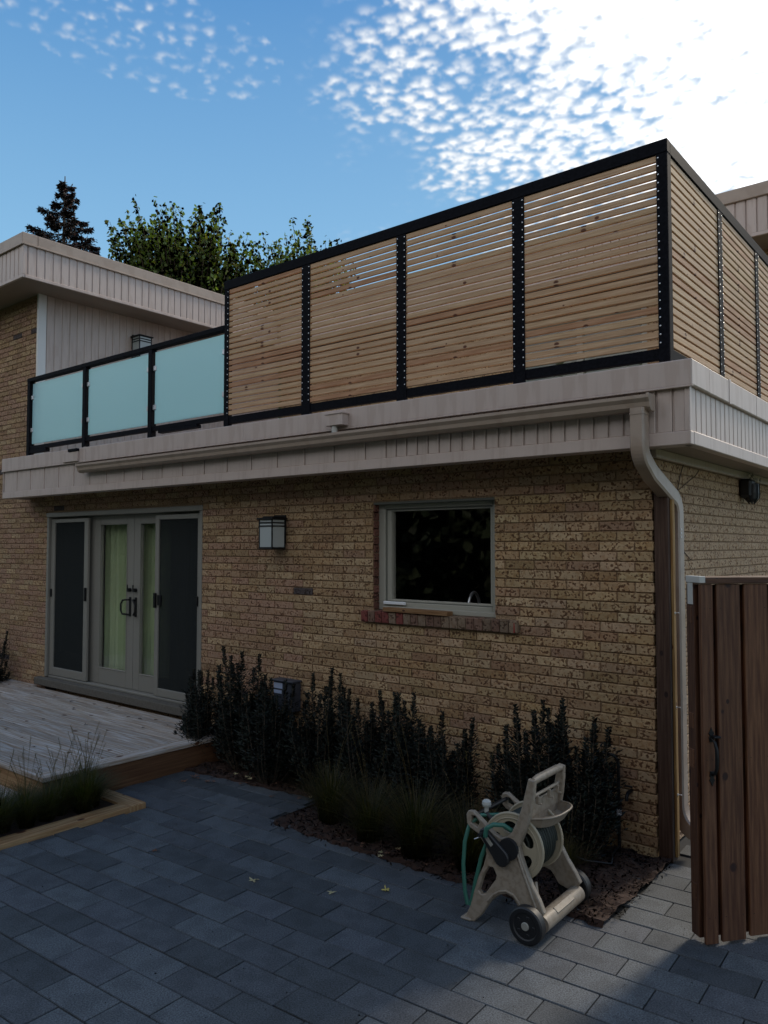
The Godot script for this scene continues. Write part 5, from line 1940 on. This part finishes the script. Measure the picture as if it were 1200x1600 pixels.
	th.tube(PackedVector3Array([Vector3(-0.09, 0.45, 0.205), Vector3(-0.125, 0.42, 0.215), Vector3(-0.155, 0.34, 0.222), Vector3(-0.185, 0.22, 0.228), Vector3(-0.205, 0.12, 0.232), Vector3(-0.218, 0.075, 0.236), Vector3(-0.232, 0.08, 0.242), Vector3(-0.245, 0.15, 0.246), Vector3(-0.255, 0.28, 0.244), Vector3(-0.255, 0.40, 0.228), Vector3(-0.24, 0.49, 0.20), Vector3(-0.19, 0.535, 0.16), Vector3(-0.1, 0.54, 0.1)]), 0.0115, 8)
	obj("teal_hose", th, M.hose_teal, t)
	# front guide bar with water inlet and knob
	var gb := B()
	gb.tube(PackedVector3Array([Vector3(-0.225, 0.53, 0.185), Vector3(-0.225, 0.53, -0.20)]), 0.011, 8)
	gb.tube(PackedVector3Array([Vector3(-0.10, 0.50, 0.15), Vector3(-0.16, 0.535, 0.14), Vector3(-0.17, 0.55, 0.14)]), 0.014, 8)
	obj("guide_bar", gb, M.black_plastic, t)
	var kn := B()
	kn.xf = Transform3D(Basis.IDENTITY, Vector3(-0.175, 0.545, 0.13))
	kn.lathe([Vector2(0.012, 0.0), Vector2(0.012, 0.03), Vector2(0.022, 0.034), Vector2(0.026, 0.045), Vector2(0.024, 0.06), Vector2(0.016, 0.068), Vector2(0, 0.07)], 14)
	obj("inlet_knob", kn, M.grey_knob, t)
	# crank on the near side
	var ck := B()
	var cp := PackedVector2Array()
	for k in 9:
		cp.append(Vector2(-0.02, 0.375) + Vector2.from_angle(deg_to_rad(-125.0 + 180.0 * k / 8.0)) * 0.046)
	for k in 7:
		cp.append(Vector2(-0.122, 0.478) + Vector2.from_angle(deg_to_rad(55.0 + 180.0 * k / 6.0)) * 0.027)
	ck.xf = Transform3D(Basis.IDENTITY, Vector3(0, 0, 0.225))
	ck.prism(cp, 0.005, 0.035, 0.006)
	ck.tube(PackedVector3Array([Vector3(-0.125, 0.48, 0.03), Vector3(-0.125, 0.48, 0.075)]), 0.010, 8)
	var crank := obj("crank", ck, M.black_plastic, t)
	var lb := B()
	lb.xf = Transform3D(Basis(Vector3.BACK, deg_to_rad(-45.0)), Vector3(-0.087, 0.447, 0.2605))
	lb.box(Vector3(-0.026, -0.010, 0.0), Vector3(0.026, 0.010, 0.0015))
	obj("grey_label", lb, M.hub_grey, crank)
	obj("crank_pin", B().tube(PackedVector3Array([Vector3(-0.13, 0.462, 0.25), Vector3(-0.175, 0.440, 0.262)]), 0.003, 6), M.bolt, crank)
	# axle tube between the wheels with a raised panel
	var ax := B()
	ax.tube(PackedVector3Array([Vector3(0.19, 0.085, 0.225), Vector3(0.19, 0.085, -0.225)]), 0.045, 20)
	var axle := obj("axle_tube", ax, M.reel_plastic, t)
	var rp2 := B()
	rp2.xf = Transform3D(Basis(Vector3.BACK, deg_to_rad(-38.0)), Vector3(0.19, 0.085, 0))
	rp2.box(Vector3(-0.018, 0.040, -0.10), Vector3(0.018, 0.0475, 0.11), 0.003)
	obj("label_panel", rp2, M.reel_plastic, axle)
	var strut := B()
	strut.tube(PackedVector3Array([Vector3(0.17, 0.12, 0.20), Vector3(0.12, 0.25, 0.14)]), 0.01, 6)
	obj("strut", strut, M.reel_plastic, t)
	strut = B()
	strut.tube(PackedVector3Array([Vector3(-0.19, 0.06, 0.22), Vector3(-0.19, 0.06, -0.22)]), 0.016, 8)
	obj("cross_brace", strut, M.reel_plastic, t)
	for s: float in [1.0, -1.0]:
		var wroot := Vector3(0.145, 0.093, s * 0.285)
		var ty := B()
		ty.xf = Transform3D(Basis(Vector3.RIGHT, PI / 2), wroot)
		ty.lathe([Vector2(0.0, -0.022), Vector2(0.062, -0.022), Vector2(0.068, -0.027), Vector2(0.086, -0.027), Vector2(0.093, -0.020), Vector2(0.093, 0.020), Vector2(0.086, 0.027), Vector2(0.068, 0.027), Vector2(0.062, 0.022), Vector2(0.0, 0.022)], 32)
		for k in 5:
			var a := TAU * k / 5.0
			ty.box(Vector3(cos(a) * 0.045 - 0.008, -0.024, sin(a) * 0.045 - 0.008), Vector3(cos(a) * 0.045 + 0.008, 0.024, sin(a) * 0.045 + 0.008), 0.002)
		var wh := obj("wheel", ty, M.black_plastic, t)
		var hc := B()
		hc.xf = Transform3D(Basis(Vector3.RIGHT, PI / 2), wroot)
		hc.lathe([Vector2(0, -0.030), Vector2(0.018, -0.030), Vector2(0.021, -0.026), Vector2(0.021, 0.026), Vector2(0.018, 0.030), Vector2(0, 0.030)], 16)
		obj("hub_cap", hc, M.hub_grey, wh)

# ---------------------------------------------------------------- the scene
func _ready() -> void:
	rng.seed = 1
	var cam := Camera3D.new()
	cam.name = "camera"
	cam.fov = 66.42
	cam.far = 400.0
	cam.near = 0.05
	cam.position = eye
	cam.rotation_order = EULER_ORDER_YXZ
	cam.rotation = Vector3(deg_to_rad(2.483), deg_to_rad(38.9), 0)
	add_child(cam)
	cam.current = true
	cam_inv = cam.transform.affine_inverse()
	sun_to = Vector3(sin(deg_to_rad(9.0)) * cos(deg_to_rad(37.0)), sin(deg_to_rad(37.0)), -cos(deg_to_rad(9.0)) * cos(deg_to_rad(37.0)))
	var env := Environment.new()
	env.background_mode = Environment.BG_SKY
	env.tonemap_mode = Environment.TONE_MAPPER_LINEAR
	env.tonemap_exposure = 1.25
	env.sdfgi_enabled = true
	env.ssao_enabled = true
	env.ssil_enabled = true
	var sky := Sky.new()
	var sm := PanoramaSkyMaterial.new()
	sm.panorama = make_sky()
	sky.sky_material = sm
	env.sky = sky
	var we := WorldEnvironment.new()
	we.name = "world"
	we.environment = env
	add_child(we)
	var sun := DirectionalLight3D.new()
	sun.name = "sun"
	sun.light_energy = 0.7
	sun.light_angular_distance = 9.0
	sun.light_color = Color(1.0, 0.94, 0.85)
	sun.shadow_enabled = true
	sun.basis = Basis.looking_at(-sun_to)
	add_child(sun)
	make_materials()
	build_ground()
	build_bed()
	build_house()
	finish_bricks()
	build_deck()
	build_screen()
	build_railing()
	build_trees()
	build_gate()
	build_lamps()
	build_services()
	build_reel()
	build_shrubs()
	build_grasses()
	build_leaves()
	build_grit()
